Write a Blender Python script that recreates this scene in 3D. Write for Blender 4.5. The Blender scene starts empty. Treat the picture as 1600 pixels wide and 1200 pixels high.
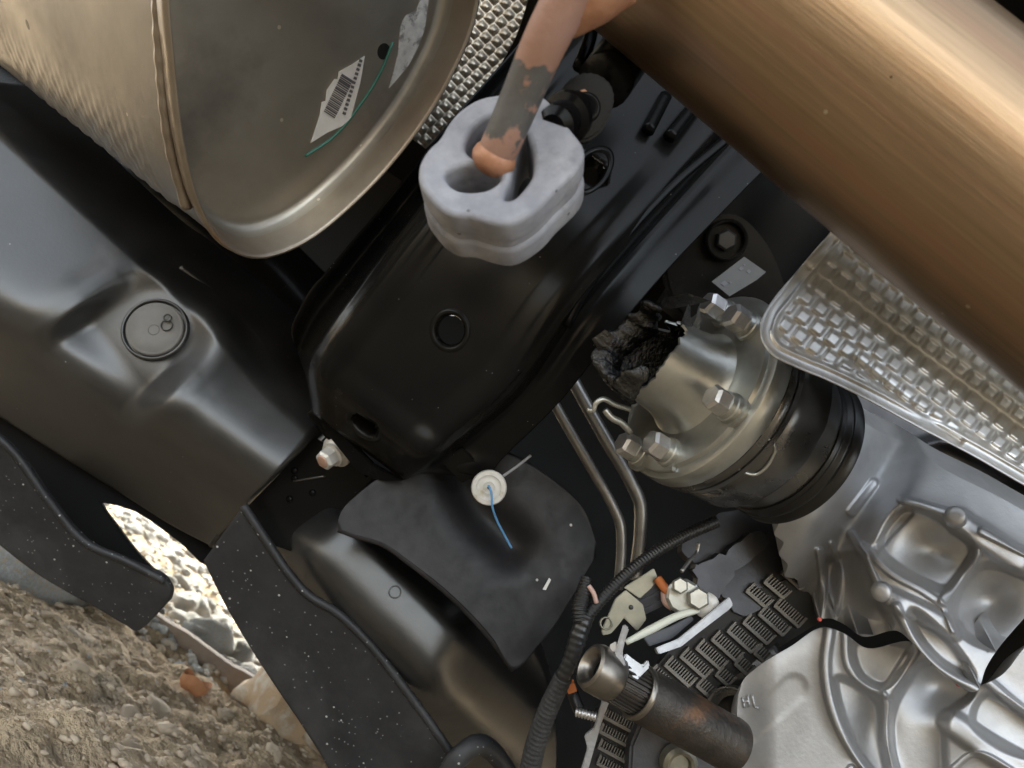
import bpy, bmesh, math, random
import numpy as np
from mathutils import Vector, Matrix, noise
random.seed(7); rng = np.random.default_rng(7)
scn = bpy.context.scene
col = scn.collection
# ------------------------------------------------------------------ camera, sky, sun, exposure
FPX = 1200.0                                   # focal length in photograph pixels (1600 wide)
PITCH, ROLL, CAMH = math.radians(20), math.radians(34), 0.20
CAM = np.array((0.0, 0.0, CAMH))
fw = np.array((0, math.cos(PITCH), math.sin(PITCH)))
up0 = np.array((0, -math.sin(PITCH), math.cos(PITCH)))
rt0 = np.array((1.0, 0, 0))
RX = math.cos(ROLL)*rt0 + math.sin(ROLL)*up0
UY = -math.sin(ROLL)*rt0 + math.cos(ROLL)*up0
cd = bpy.data.cameras.new('camera'); cam = bpy.data.objects.new('camera', cd); col.objects.link(cam)
cam.matrix_world = Matrix(((RX[0], UY[0], -fw[0], CAM[0]), (RX[1], UY[1], -fw[1], CAM[1]), (RX[2], UY[2], -fw[2], CAM[2]), (0, 0, 0, 1)))
cd.sensor_width = 36; cd.lens = 36*FPX/1600; cd.clip_start = 0.01; cd.clip_end = 500
cd.dof.use_dof = True; cd.dof.focus_distance = 0.47; cd.dof.aperture_fstop = 13
scn.camera = cam
SUN_EL, SUN_AZ = math.radians(40), math.radians(-12)     # azimuth from +Y, the far side of the car
wd = bpy.data.worlds.new('World'); scn.world = wd; wd.use_nodes = True
nt = wd.node_tree; nt.nodes.clear()
sk = nt.nodes.new('ShaderNodeTexSky'); sk.sky_type = 'NISHITA'; sk.sun_disc = False
sk.sun_elevation = SUN_EL; sk.sun_rotation = SUN_AZ; sk.air_density = 0.5; sk.dust_density = 2.0; sk.ozone_density = 0.3
bg = nt.nodes.new('ShaderNodeBackground'); bg.inputs['Strength'].default_value = 0.15
wo = nt.nodes.new('ShaderNodeOutputWorld')
hz = nt.nodes.new('ShaderNodeHueSaturation'); hz.inputs['Saturation'].default_value = 0.35    # hazy white sky
nt.links.new(sk.outputs[0], hz.inputs['Color']); nt.links.new(hz.outputs[0], bg.inputs[0]); nt.links.new(bg.outputs[0], wo.inputs[0])
sd = bpy.data.lights.new('sun', 'SUN'); sun = bpy.data.objects.new('sun', sd); col.objects.link(sun)
sd.energy = 2.2; sd.angle = math.radians(0.5); sd.color = (1.0, 0.96, 0.90)
S = Vector((math.sin(SUN_AZ)*math.cos(SUN_EL), math.cos(SUN_AZ)*math.cos(SUN_EL), math.sin(SUN_EL)))
sun.rotation_euler = S.to_track_quat('Z', 'Y').to_euler(); sun.location = (0, 4, 6)
scn.view_settings.view_transform = 'Standard'; scn.view_settings.look = 'None'
scn.view_settings.exposure = 3.0; scn.view_settings.gamma = 1.0
scn.view_settings.use_white_balance = True; scn.view_settings.white_balance_temperature = 6700; scn.view_settings.white_balance_tint = 4
scn.render.engine = 'CYCLES'
scn.cycles.use_denoising = True
scn.cycles.max_bounces = 8
scn.cycles.sample_clamp_indirect = 6

# ------------------------------------------------------------------ helpers
def P(px, py, d): return CAM + d*(fw + RX*(px-800)/FPX - UY*(py-600)/FPX)
def Pv(a):                                     # n x 3 array of (px, py, depth) -> world
    a = np.asarray(a, float)
    return CAM + a[..., 2:3]*(fw + RX*(a[..., 0:1]-800)/FPX - UY*(a[..., 1:2]-600)/FPX)
def V(x, y, z): return RX*x + UY*y - fw*z      # x right, y up, z towards the lens -> world direction
def unit(v): v = np.asarray(v, float); return v/np.linalg.norm(v)
def RP(px, py, o, n):                          # where the sight line of a pixel meets a plane
    d = fw + RX*(px-800)/FPX - UY*(py-600)/FPX
    return CAM + d*(np.dot(o-CAM, n)/np.dot(d, n))
def perp(a):
    a = unit(a); h = np.array((0, 0, 1.0)) if abs(a[2]) < .9 else np.array((1.0, 0, 0))
    e1 = unit(np.cross(h, a)); return e1, np.cross(a, e1)
def crv(pts, n, closed=False):                 # smooth curve through points
    p = np.asarray(pts, float)
    if closed: p = np.vstack([p[-2:], p, p[:3]])
    dd = np.maximum(np.linalg.norm(np.diff(p, axis=0), axis=1), 1e-9)**0.5 if closed else np.maximum(np.linalg.norm(np.diff(p, axis=0), axis=1), 1e-9)
    t = np.concatenate([[0], np.cumsum(dd)])
    m = np.gradient(p, t, axis=0)
    ts = np.linspace(t[2], t[-3], n, endpoint=False) if closed else np.linspace(0, t[-1], n)
    i = np.clip(np.searchsorted(t, ts, side='right')-1, 0, len(t)-2)
    h = (t[i+1]-t[i])[:, None]; u = ((ts-t[i])/h[:, 0])[:, None]
    return (2*u**3-3*u**2+1)*p[i] + (u**3-2*u**2+u)*h*m[i] + (-2*u**3+3*u**2)*p[i+1] + (u**3-u**2)*h*m[i+1]
def sstep(a, b, x): t = np.clip((x-a)/(b-a), 0, 1); return t*t*(3-2*t)
def softplus(x, k): return k*np.logaddexp(0, np.asarray(x)/k)
def pdist(px, py, poly, n=40):
    c = crv(poly, n) if len(poly) > 2 else np.asarray(poly, float)
    best = np.full(np.shape(px), 1e9)
    for a, b in zip(c[:-1], c[1:]):
        dx, dy = b-a; L = dx*dx+dy*dy
        t = np.clip(((px-a[0])*dx+(py-a[1])*dy)/max(L, 1e-9), 0, 1)
        best = np.minimum(best, np.hypot(px-a[0]-t*dx, py-a[1]-t*dy))
    return best
def ridge(px, py, poly, w): return np.exp(-(pdist(px, py, poly)/w)**2)

ORG = {}
def link(name, me, mat, parent=None, origin=None):
    o = bpy.data.objects.new(name, me); col.objects.link(o)
    if mat is not None and len(me.materials) == 0: me.materials.append(mat)
    return o
def mesh(name, verts, faces, mat, parent=None, smooth=True, sharp=None, attr=None):
    v = np.asarray(verts, float)
    if parent is not None: org = ORG[parent.name]
    else: org = v.mean(axis=0)
    me = bpy.data.meshes.new(name); me.from_pydata((v-org).tolist(), [], [list(map(int, f)) for f in faces]); me.update()
    bm = bmesh.new(); bm.from_mesh(me)
    bmesh.ops.recalc_face_normals(bm, faces=bm.faces[:])
    if sharp is not None:
        for e in bm.edges:
            if len(e.link_faces) == 2 and e.calc_face_angle(0) > math.radians(sharp): e.smooth = False
    for f in bm.faces: f.smooth = smooth
    bm.to_mesh(me); bm.free()
    if attr is not None:
        at = me.attributes.new('u', 'FLOAT', 'POINT'); at.data.foreach_set('value', np.asarray(attr, float))
    o = link(name, me, mat)
    if parent is not None: o.parent = parent
    else: o.location = org
    ORG[o.name] = org
    return o
def thing(name, loc, label, cat, group=None):
    o = bpy.data.objects.new(name, None); col.objects.link(o); o.location = loc; o.empty_display_size = .02
    ORG[o.name] = np.asarray(loc, float); return tag(o, label, cat, group)
def tag(o, label, cat, group=None, kind=None):
    o['label'] = label; o['category'] = cat
    if group: o['group'] = group
    if kind: o['kind'] = kind
    return o
class G:                                       # collects geometry for one mesh
    def __init__(s): s.v = []; s.f = []; s.u = []; s.n = 0
    def add(s, v, f, u=None):
        v = np.asarray(v, float); s.v.append(v); s.f += [[i+s.n for i in q] for q in f]
        s.u.append(np.zeros(len(v)) if u is None else np.asarray(u)); s.n += len(v); return s
    def build(s, name, mat, parent=None, smooth=True, sharp=35, attr=False):
        return mesh(name, np.vstack(s.v), s.f, mat, parent, smooth, sharp, np.concatenate(s.u) if attr else None)
def gridf(n, m, cn=False, cm=False):           # faces of an n x m grid, optionally closed
    f = []
    for i in range(n if cn else n-1):
        for j in range(m if cm else m-1):
            a, b = i, (i+1) % n; c, d = j, (j+1) % m
            f.append((a*m+c, b*m+c, b*m+d, a*m+d))
    return f
def lathe(p0, ax, prof, n=72, cap0=False, cap1=False, arc=None, wob=None):
    ax = unit(ax); e1, e2 = perp(ax); prof = np.asarray(prof, float); p0 = np.asarray(p0, float)
    th = np.linspace(0, 2*math.pi, n, endpoint=False) if arc is None else np.linspace(arc[0], arc[1], n)
    c = np.cos(th)[None, :, None]; s = np.sin(th)[None, :, None]
    r = prof[:, 1][:, None, None]; q = prof[:, 0][:, None, None]
    if wob is not None: r = r + wob(prof[:, 0][:, None], th[None, :])[:, :, None]
    v = (p0 + q*ax + r*(c*e1+s*e2)).reshape(-1, 3)
    f = gridf(len(prof), n, False, arc is None)
    if cap0: f.append(tuple(range(n)))
    if cap1: f.append(tuple(range((len(prof)-1)*n, len(prof)*n)))
    return v, f
def tube(path, rad, n=14, cap=True, sm=None, fn=None):
    p = np.asarray(path, float)
    if sm: p = crv(p, sm)
    m = len(p); r = np.broadcast_to(np.asarray(rad, float), (m,)) if np.ndim(rad) == 0 else np.interp(np.linspace(0, 1, m), np.linspace(0, 1, len(rad)), rad)
    if fn is not None: r = r*fn(np.linspace(0, 1, m))
    T = np.gradient(p, axis=0); T /= np.linalg.norm(T, axis=1)[:, None]
    e, _ = perp(T[0]); vs = []
    th = np.linspace(0, 2*math.pi, n, endpoint=False)
    for i in range(m):
        e = unit(e-np.dot(e, T[i])*T[i]); b = np.cross(T[i], e)
        vs.append(p[i] + r[i]*(np.cos(th)[:, None]*e+np.sin(th)[:, None]*b))
    f = gridf(m, n, False, True)
    if cap: f += [tuple(range(n)), tuple(range((m-1)*n, m*n))]
    return np.vstack(vs), f, np.repeat(np.linspace(0, 1, m), n)
def relief(A, B, dep, n=60, m=60, back=None, smoothA=True, hole=None, thick=0.02):
    """shell between two edge curves (pixels), its depth from dep(px, py, t, s), with a back layer"""
    a = crv(A, n); b = crv(B, n); s = np.linspace(0, 1, m)[None, :, None]
    pp = a[:, None, :2]*(1-s) + b[:, None, :2]*s
    px, py = pp[..., 0], pp[..., 1]
    t = np.broadcast_to(np.linspace(0, 1, n)[:, None], px.shape); ss = np.broadcast_to(s[..., 0], px.shape)
    d = dep(px, py, t, ss)
    v = Pv(np.stack([px, py, d], -1)).reshape(-1, 3)
    f = gridf(n, m)
    if hole is not None: f = [q for q in f if not hole(px.ravel()[list(q)].mean(), py.ravel()[list(q)].mean())]
    if back is None: back = fw
    k = n*m; per = [i*m for i in range(n)] + [(n-1)*m+j for j in range(1, m)] + [i*m+m-1 for i in range(n-2, -1, -1)] + [j for j in range(m-2, 0, -1)]
    bv = v[per] + unit(back)*thick
    vv = np.vstack([v, bv]); q = len(per)
    f += [(per[i], per[(i+1) % q], k+(i+1) % q, k+i) for i in range(q)]
    return vv, f
def loft(rows, nu=8, nv=6):
    r = np.asarray(rows, float)                # rows x cols x 3
    r2 = np.stack([crv(r[:, j], (len(r)-1)*nu+1) for j in range(r.shape[1])], 1)
    r3 = np.stack([crv(r2[i], (r.shape[1]-1)*nv+1) for i in range(len(r2))], 0)
    return r3
def plate_bm(pts, tv, bev=0.0, seg=2):
    bm = bmesh.new(); vs = [bm.verts.new(p) for p in pts]; fc = bm.faces.new(vs)
    ret = bmesh.ops.extrude_face_region(bm, geom=[fc])
    bmesh.ops.translate(bm, verts=[g for g in ret['geom'] if isinstance(g, bmesh.types.BMVert)], vec=Vector(tv))
    bmesh.ops.recalc_face_normals(bm, faces=bm.faces[:])
    if bev: bmesh.ops.bevel(bm, geom=bm.edges[:], offset=bev, segments=seg, affect='EDGES', clamp_overlap=True)
    bmesh.ops.triangulate(bm, faces=[f for f in bm.faces if len(f.verts) > 4])
    v = np.array([x.co[:] for x in bm.verts]); bm.verts.index_update()
    f = [[x.index for x in q.verts] for q in bm.faces]; bm.free(); return v, f
def plate(name, px_pts, o, n, th, mat, parent=None, bev=0.0, sm=None, sharp=35):
    """flat plate: pixel outline laid on a plane through o with normal n, thickness th behind it"""
    q = crv(px_pts, sm, True) if sm else np.asarray(px_pts, float)
    pts = [RP(a[0], a[1], o, n) for a in q]
    v, f = plate_bm(pts, -unit(n)*th, bev)
    return mesh(name, v, f, mat, parent, True, sharp)
def box(c, ex, ey, ez):
    c, ex, ey, ez = (np.asarray(k, float) for k in (c, ex, ey, ez))
    v = [c+ex*i+ey*j+ez*k for i in (-1, 1) for j in (-1, 1) for k in (-1, 1)]
    return v, [(0, 1, 3, 2), (4, 6, 7, 5), (0, 4, 5, 1), (2, 3, 7, 6), (0, 2, 6, 4), (1, 5, 7, 3)]
def fbm(p, s, o=4):
    return noise.fractal(Vector(p)*s, 1.0, 2.0, o, noise_basis='PERLIN_ORIGINAL')

# ------------------------------------------------------------------ materials
def mk(name, c1, c2=None, scale=30, rough=.5, rough2=None, metal=0.0, bump=0, bscale=300, bdist=.001, specks=None, stretch=None, coat=0,
       spec=.5, contrast=(.35, .65), det=6, c3=None, s3=8, con3=(.5, .62), speck2=None):
    m = bpy.data.materials.new(name); m.use_nodes = True; t = m.node_tree; N = t.nodes; L = t.links
    b = N['Principled BSDF']; b.inputs['Metallic'].default_value = metal; b.inputs['Roughness'].default_value = rough
    b.inputs['Specular IOR Level'].default_value = spec; b.inputs['Coat Weight'].default_value = coat; b.inputs['Coat Roughness'].default_value = .08
    tc = N.new('ShaderNodeTexCoord'); src = tc.outputs['Object']
    if stretch:
        mp = N.new('ShaderNodeMapping'); mp.inputs['Rotation'].default_value = stretch[0]; mp.inputs['Scale'].default_value = stretch[1]
        L.new(src, mp.inputs[0]); src2 = mp.outputs[0]
    else: src2 = src
    def nz(sc, d=det, co=None):
        n = N.new('ShaderNodeTexNoise'); n.inputs['Scale'].default_value = sc; n.inputs['Detail'].default_value = d
        n.inputs['Roughness'].default_value = .62
        L.new(co if co is not None else src2, n.inputs['Vector']); return n.outputs['Fac']
    def rmp(x, a, c):
        r = N.new('ShaderNodeMapRange'); r.inputs[1].default_value = a; r.inputs[2].default_value = c; L.new(x, r.inputs[0]); return r.outputs[0]
    def mix(fac, a, c):
        x = N.new('ShaderNodeMix'); x.data_type = 'RGBA'
        if isinstance(fac, (int, float)): x.inputs[0].default_value = fac
        else: L.new(fac, x.inputs[0])
        for s, q in ((6, a), (7, c)):
            if isinstance(q, tuple): x.inputs[s].default_value = (*q, 1)
            else: L.new(q, x.inputs[s])
        return x.outputs[2]
    f = rmp(nz(scale), *contrast); cur = mix(f, c1, c2 if c2 else c1)
    if c3: cur = mix(rmp(nz(s3), *con3), cur, c3)
    for sp in (specks, speck2):
        if not sp: continue
        sc, thr, dens, cs = sp                 # specks of dust, droppings or grit: (scale, size, share, colour)
        vo = N.new('ShaderNodeTexVoronoi'); vo.inputs['Scale'].default_value = sc; L.new(src, vo.inputs['Vector'])
        dn = N.new('ShaderNodeMath'); dn.operation = 'LESS_THAN'; L.new(vo.outputs['Distance'], dn.inputs[0]); dn.inputs[1].default_value = thr
        sx = N.new('ShaderNodeSeparateColor'); L.new(vo.outputs['Color'], sx.inputs[0])
        gt = N.new('ShaderNodeMath'); gt.operation = 'LESS_THAN'; L.new(sx.outputs[0], gt.inputs[0]); gt.inputs[1].default_value = dens
        mu = N.new('ShaderNodeMath'); mu.operation = 'MULTIPLY'; L.new(dn.outputs[0], mu.inputs[0]); L.new(gt.outputs[0], mu.inputs[1])
        cur = mix(mu.outputs[0], cur, cs)
    L.new(cur, b.inputs['Base Color'])
    if rough2 is not None:
        r = N.new('ShaderNodeMapRange'); L.new(nz(scale*1.7), r.inputs[0]); r.inputs[1].default_value = .3; r.inputs[2].default_value = .7
        r.inputs[3].default_value = rough; r.inputs[4].default_value = rough2; L.new(r.outputs[0], b.inputs['Roughness'])
    if bump:
        bu = N.new('ShaderNodeBump'); bu.inputs['Strength'].default_value = bump; bu.inputs['Distance'].default_value = bdist
        L.new(nz(bscale, 5), bu.inputs['Height']); L.new(bu.outputs[0], b.inputs['Normal'])
    return m
GRIT = (.42, .40, .37)
M = {}
M['steel'] = mk('brushed_muffler_steel', (.30, .275, .245), (.245, .225, .20), 9, .34, .5, .95, .10, 60, .002, c3=(.22, .18, .14), s3=14, con3=(.58, .75), specks=(75, .10, .07, (.55, .5, .42)), speck2=(38, .13, .05, (.05, .045, .04)))
M['steel_end'] = mk('muffler_end_steel', (.40, .365, .31), (.30, .275, .235), 11, .36, .55, .92, .06, 70, .002, c3=(.16, .14, .12), s3=9, con3=(.56, .74), specks=(60, .07, .22, (.66, .60, .50)), speck2=(26, .13, .16, (.04, .04, .035)))
M['weld'] = mk('rusty_seam', (.37, .32, .26), (.29, .24, .19), 22, .36, .5, .9, .12, 120, .001, c3=(.36, .20, .10), s3=26, con3=(.60, .76))
axp = unit(P(1600, 290, .27)-P(900, -250, .33))
M['black'] = mk('black_chassis_paint', (.0055, .0055, .0058), (.008, .0078, .0075), 20, .17, .28, 0, .04, 500, .0006, coat=.0, spec=.13, specks=(110, .055, .07, (.3, .29, .27)), c3=(.010, .0092, .008), s3=6, speck2=(240, .07, .10, (.22, .21, .20)))
M['gloss'] = mk('black_gloss_enamel', (.003, .003, .0033), (.005, .005, .005), 30, .20, .30, 0, .08, 160, .001, spec=.10)
M['plastic'] = mk('black_tank_plastic', (.010, .010, .0104), (.0155, .0155, .0155), 14, .32, .42, 0, .10, 420, .0008, specks=(95, .06, .08, (.32, .30, .28)), c3=(.042, .041, .040), s3=6, con3=(.45, .80), spec=1.0)
M['flap'] = mk('dusty_rubber_flap', (.014, .014, .015), (.022, .022, .023), 40, .5, .65, 0, .15, 380, .001, specks=(95, .085, .42, GRIT), speck2=(230, .15, .42, (.17, .17, .17)), c3=(.035, .034, .034), s3=9)
M['shieldp'] = mk('dull_black_plate', (.006, .0058, .0065), (.0105, .010, .011), 55, .42, .6, 0, .12, 500, .0006, specks=(60, .07, .05, (.42, .40, .37)), c3=(.022, .020, .022), s3=10, spec=.35)
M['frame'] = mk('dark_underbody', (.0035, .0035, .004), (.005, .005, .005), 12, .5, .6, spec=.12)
M['rubber'] = mk('grey_hanger_rubber', (.18, .182, .205), (.30, .302, .325), 48, .62, .75, 0, .2, 260, .0012, c3=(.13, .13, .145), s3=40, con3=(.55, .74), specks=(130, .10, .16, (.07, .07, .08)))
M['alu'] = mk('cast_aluminium', (.43, .43, .435), (.34, .34, .345), 22, .38, .52, .68, .14, 420, .0010, c3=(.29, .285, .28), s3=13, con3=(.55, .78), specks=(70, .05, .03, (.06, .06, .06)))
M['aludark'] = mk('dark_cast_aluminium', (.085, .085, .09), (.055, .055, .06), 20, .42, .55, .7, .2, 250, .001)
M['foil'] = mk('embossed_aluminium_foil', (.76, .755, .74), (.64, .635, .615), 30, .32, .46, .92, .06, 300, .0008, c3=(.40, .38, .34), s3=18, con3=(.58, .74))
M['foil2'] = mk('dull_embossed_foil', (.42, .38, .32), (.28, .25, .21), 26, .34, .48, .9, .1, 300, .0008)
M['zinc'] = mk('zinc_plated_steel', (.53, .54, .515), (.43, .44, .42), 40, .30, .42, .9, .10, 350, .0008, c3=(.36, .35, .31), s3=22, con3=(.58, .72))
M['boltm'] = mk('bare_bolt_steel', (.66, .65, .65), (.54, .53, .53), 140, .3, .45, .9, .1, 900, .0005)
M['can'] = mk('satin_black_steel', (.13, .128, .125), (.17, .167, .162), 16, .24, .34, .9, .04, 300, .0006, specks=(80, .05, .05, (.3, .29, .27)))
M['grease'] = mk('black_grease', (.002, .002, .002), (.005, .005, .005), 60, .10, .2, 0, .9, 190, .003, spec=1.0)
M['seal'] = mk('black_seal_rubber', (.008, .008, .008), None, 30, .3, .4)
M['line'] = mk('galvanised_brake_line', (.40, .39, .37), (.30, .29, .28), 60, .34, .45, .8)
M['white'] = mk('white_plastic', (.60, .585, .55), (.52, .50, .46), 120, .45, c3=(.42, .38, .30), s3=160, con3=(.58, .7))
M['blue'] = mk('blue_thread', (.10, .27, .50), None, 30, .6)
M['pale_thread'] = mk('grey_thread', (.25, .25, .26), None, 30, .6)
M['washer'] = mk('pale_coated_bolt', (.60, .585, .55), (.50, .48, .45), 160, .38, .5, .35, .1, 700, .0006)
M['copper'] = mk('worn_bolt_tip', (.52, .31, .22), (.42, .30, .24), 200, .45, metal=.4)
M['shaft'] = mk('rusty_shaft_steel', (.085, .072, .06), (.048, .043, .038), 40, .4, .55, .75, .35, 260, .0015, c3=(.20, .10, .05), s3=24, con3=(.60, .76))
M['shaftbright'] = mk('worn_shaft_steel', (.27, .245, .215), (.17, .155, .135), 60, .28, .4, .95, .1, 300, .0006)
M['conduit'] = mk('black_wire_conduit', (.012, .012, .012), (.02, .02, .02), 60, .26, .38)
M['tape'] = mk('cloth_harness_tape', (.020, .020, .021), (.035, .035, .035), 200, .6, .7, 0, .6, 600, .001)
M['olive'] = mk('yellow_passivated_bracket', (.29, .28, .225), (.21, .20, .16), 50, .34, .48, .75)
M['connector'] = mk('navy_connector', (.022, .024, .035), (.035, .037, .05), 90, .4)
M['orange'] = mk('orange_wire', (.55, .17, .05), None, 30, .5)
M['pink'] = mk('pink_wire', (.50, .33, .28), None, 30, .5)
M['lever'] = mk('pale_green_lever', (.62, .64, .56), None, 30, .4)
M['greyc'] = mk('bright_broken_aluminium', (.44, .44, .45), (.34, .34, .35), 60, .4, .55, .7, .4, 200, .0015)
M['grille'] = mk('dark_slotted_cover', (.15, .143, .13), (.20, .19, .175), 40, .42, .5, .6)
M['grilleback'] = mk('dark_backing', (.014, .013, .012), None, 30, .6)
M['label'] = mk('white_paper_label', (.72, .71, .69), (.60, .59, .57), 60, .6)
M['label2'] = mk('scuffed_grey_label', (.50, .49, .47), (.34, .33, .32), 130, .6, c3=(.16, .155, .15), s3=110, con3=(.52, .62))
M['ink'] = mk('label_ink', (.10, .10, .11), None, 30, .6)
M['green'] = mk('green_marker', (.04, .16, .12), None, 30, .5)
M['tagp'] = mk('grey_part_tag', (.05, .05, .049), (.035, .035, .034), 60, .5)
M['red'] = mk('red_paint_dab', (.5, .08, .06), None, 30, .5)
def mk_pipe():
    m = mk('heat_tinted_pipe', (.34, .235, .143), (.265, .182, .11), 1, .28, .42, .92, .10, 1, .001, c3=(.34, .20, .13), s3=1, con3=(.5, .7), specks=(70, .06, .22, (.5, .42, .30)), speck2=(45, .07, .2, (.09, .06, .035)))
    t = m.node_tree; N = t.nodes; L = t.links; b = N['Principled BSDF']
    a = N.new('ShaderNodeAttribute'); a.attribute_name = 'uvw'
    for n in [x for x in N if x.type == 'TEX_NOISE']:
        for l in list(n.inputs['Vector'].links): L.remove(l)
        L.new(a.outputs['Vector'], n.inputs['Vector'])
    sc = [x for x in N if x.type == 'TEX_NOISE']
    for n, s in zip(sc, (24, 4, 30, 60)): n.inputs['Scale'].default_value = s
    return m
M['pipe'] = mk_pipe()
def mk_rod():
    m = mk('primer_and_rust_rod', (.075, .07, .065), (.095, .088, .08), 80, .5, .65, .1, .3, 260, .0012)
    t = m.node_tree; N = t.nodes; L = t.links; b = N['Principled BSDF']
    a = N.new('ShaderNodeAttribute'); a.attribute_name = 'u'
    cr = N.new('ShaderNodeValToRGB'); e = cr.color_ramp.elements
    e[0].position = 0.0; e[0].color = (1, 1, 1, 1); e[1].position = 1.0; e[1].color = (1, 1, 1, 1)
    for p, v in ((.42, .92), (.52, .40), (.80, .36), (.90, .55), (.97, .8)):
        k = cr.color_ramp.elements.new(p); k.color = (v, v, v, 1)
    L.new(a.outputs['Fac'], cr.inputs[0])
    tc = N.new('ShaderNodeTexCoord'); n = N.new('ShaderNodeTexNoise'); n.inputs['Scale'].default_value = 130; n.inputs['Detail'].default_value = 6
    L.new(tc.outputs['Object'], n.inputs['Vector'])
    s = N.new('ShaderNodeMath'); s.operation = 'ADD'; L.new(cr.outputs[0], s.inputs[0]); L.new(n.outputs['Fac'], s.inputs[1])
    r = N.new('ShaderNodeMapRange'); r.inputs[1].default_value = .95; r.inputs[2].default_value = 1.03; L.new(s.outputs[0], r.inputs[0])
    n2 = N.new('ShaderNodeTexNoise'); n2.inputs['Scale'].default_value = 60; L.new(tc.outputs['Object'], n2.inputs['Vector'])
    rc = N.new('ShaderNodeMix'); rc.data_type = 'RGBA'; rc.inputs[6].default_value = (.27, .145, .095, 1); rc.inputs[7].default_value = (.31, .18, .14, 1); L.new(n2.outputs['Fac'], rc.inputs[0])
    x = N.new('ShaderNodeMix'); x.data_type = 'RGBA'; L.new(r.outputs[0], x.inputs[0])
    old = b.inputs['Base Color'].links[0].from_socket; L.new(old, x.inputs[6]); L.new(rc.outputs[2], x.inputs[7]); L.new(x.outputs[2], b.inputs['Base Color'])
    return m
M['rod'] = mk_rod()
M['capm'] = mk('dusty_tank_cap', (.14, .134, .126), (.17, .163, .153), 40, .5, .6, 0, .1, 300, .0006)
M['tip'] = mk('rusty_rod_tip', (.38, .19, .11), (.30, .13, .065), 120, .5, .6, .1, .3, 300, .001)
M['soil'] = mk('dry_stony_soil', (.52, .39, .245), (.42, .32, .21), 14, .9, None, 0, .9, 75, .022, c3=(.38, .33, .26), s3=7, con3=(.54, .70), spec=.25, specks=(60, .16, .12, (.42, .40, .37)))
M['stone'] = mk('pale_grey_stone', (.42, .415, .39), (.30, .295, .27), 22, .8, None, 0, .8, 70, .008, c3=(.42, .34, .24), s3=14, spec=.3)
M['stoneb'] = mk('brown_grey_stone', (.44, .35, .25), (.36, .285, .205), 26, .85, None, 0, .5, 90, .004, spec=.3)
M['tan'] = mk('tan_sandstone', (.38, .26, .15), (.30, .215, .14), 22, .85, None, 0, .6, 100, .004, c3=(.42, .36, .28), s3=30, spec=.3)
M['board'] = mk('muddy_board', (.24, .18, .13), (.17, .13, .10), 18, .85, None, 0, .5, 60, .004, spec=.25)
M['leaf'] = mk('dry_rust_leaf', (.36, .16, .07), (.28, .12, .05), 60, .7, None, 0, .3, 120, .002)

# ------------------------------------------------------------------ the setting: ground
PANZ, FAR, NEAR = 0.90, 2.62, 0.10
def axis_grid(lo, hi, a, b, n, k):
    mid = np.linspace(a, b, n); g = (np.linspace(0, 1, k+1)[1:])**3
    return np.concatenate([a-(a-lo)*g[::-1], mid, b+(hi-b)*g])
gx = axis_grid(-120, 120, -1.5, .6, 210, 26); gy = axis_grid(-120, 200, .55, 3.0, 250, 26)
X, Y = np.meshgrid(gx, gy, indexing='ij'); Z = np.zeros_like(X)
for i in range(X.shape[0]):
    for j in range(X.shape[1]):
        x, y = X[i, j], Y[i, j]
        w = 1.0 if (-2 < x < 1.2 and .2 < y < 3.6) else .25
        if abs(x) > 8 or abs(y) > 8: continue
        p = (x, y, 0)
        Z[i, j] = w*(.020*fbm(p, 2.3, 3) + .013*fbm(p, 9, 3) + .009*abs(fbm(p, 26, 3)) + .004*fbm(p, 60, 2))
        c = noise.voronoi(Vector((x, y, 0))*17, distance_metric='DISTANCE')[0]
        Z[i, j] += w*.012*max(0, .55-c[0])*2
def ground_z(x, y):
    i = int(np.clip(np.searchsorted(gx, x), 0, len(gx)-1)); j = int(np.clip(np.searchsorted(gy, y), 0, len(gy)-1)); return Z[i, j]
ground = mesh('ground', np.stack([X, Y, Z], -1).reshape(-1, 3), gridf(len(gx), len(gy)), M['soil'])
ground['kind'] = 'structure'; ground['label'] = 'dry brown stony ground below the car'

# ------------------------------------------------------------------ the car's underbody that roofs the place, plus added light blockers
ub = thing('car_underbody', (0, 1, PANZ), 'black painted floor pan roofing all the parts, with added light-blocking walls and box', 'underbody')
mesh('floor_pan', *box((0, (FAR+NEAR)/2, PANZ+.05), (2.42, 0, 0), (0, (FAR-NEAR)/2, 0), (0, 0, .05)), M['frame'], ub, False)
mesh('unseen_shade_box', *box((0, (FAR+NEAR)/2, PANZ+.85), (2.4, 0, 0), (0, (FAR-NEAR)/2-.01, 0), (0, 0, .748)), M['black'], ub, False)  # unseen body box, made tall so its shadow covers ground behind the camera
mesh('side_light_blocker', *box((1.15, .35, .55), (.03, 0, 0), (0, .80, 0), (0, 0, .348)), M['frame'], ub, False)  # wall added out of view to narrow the sky opening
mesh('daylight_backdrop', *box((.80, 1.32, .50), (.86, 0, 0), (0, .02, 0), (0, 0, .398)), M['frame'], ub, False)  # black backdrop added so no daylight passes between the parts
mesh('left_daylight_backdrop', *box((-.85, 1.34, .62), (.78, 0, 0), (0, .02, 0), (0, 0, .279)), M['frame'], ub, False)  # added backdrop carried on to the left, holding daylight back above the gap
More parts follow.
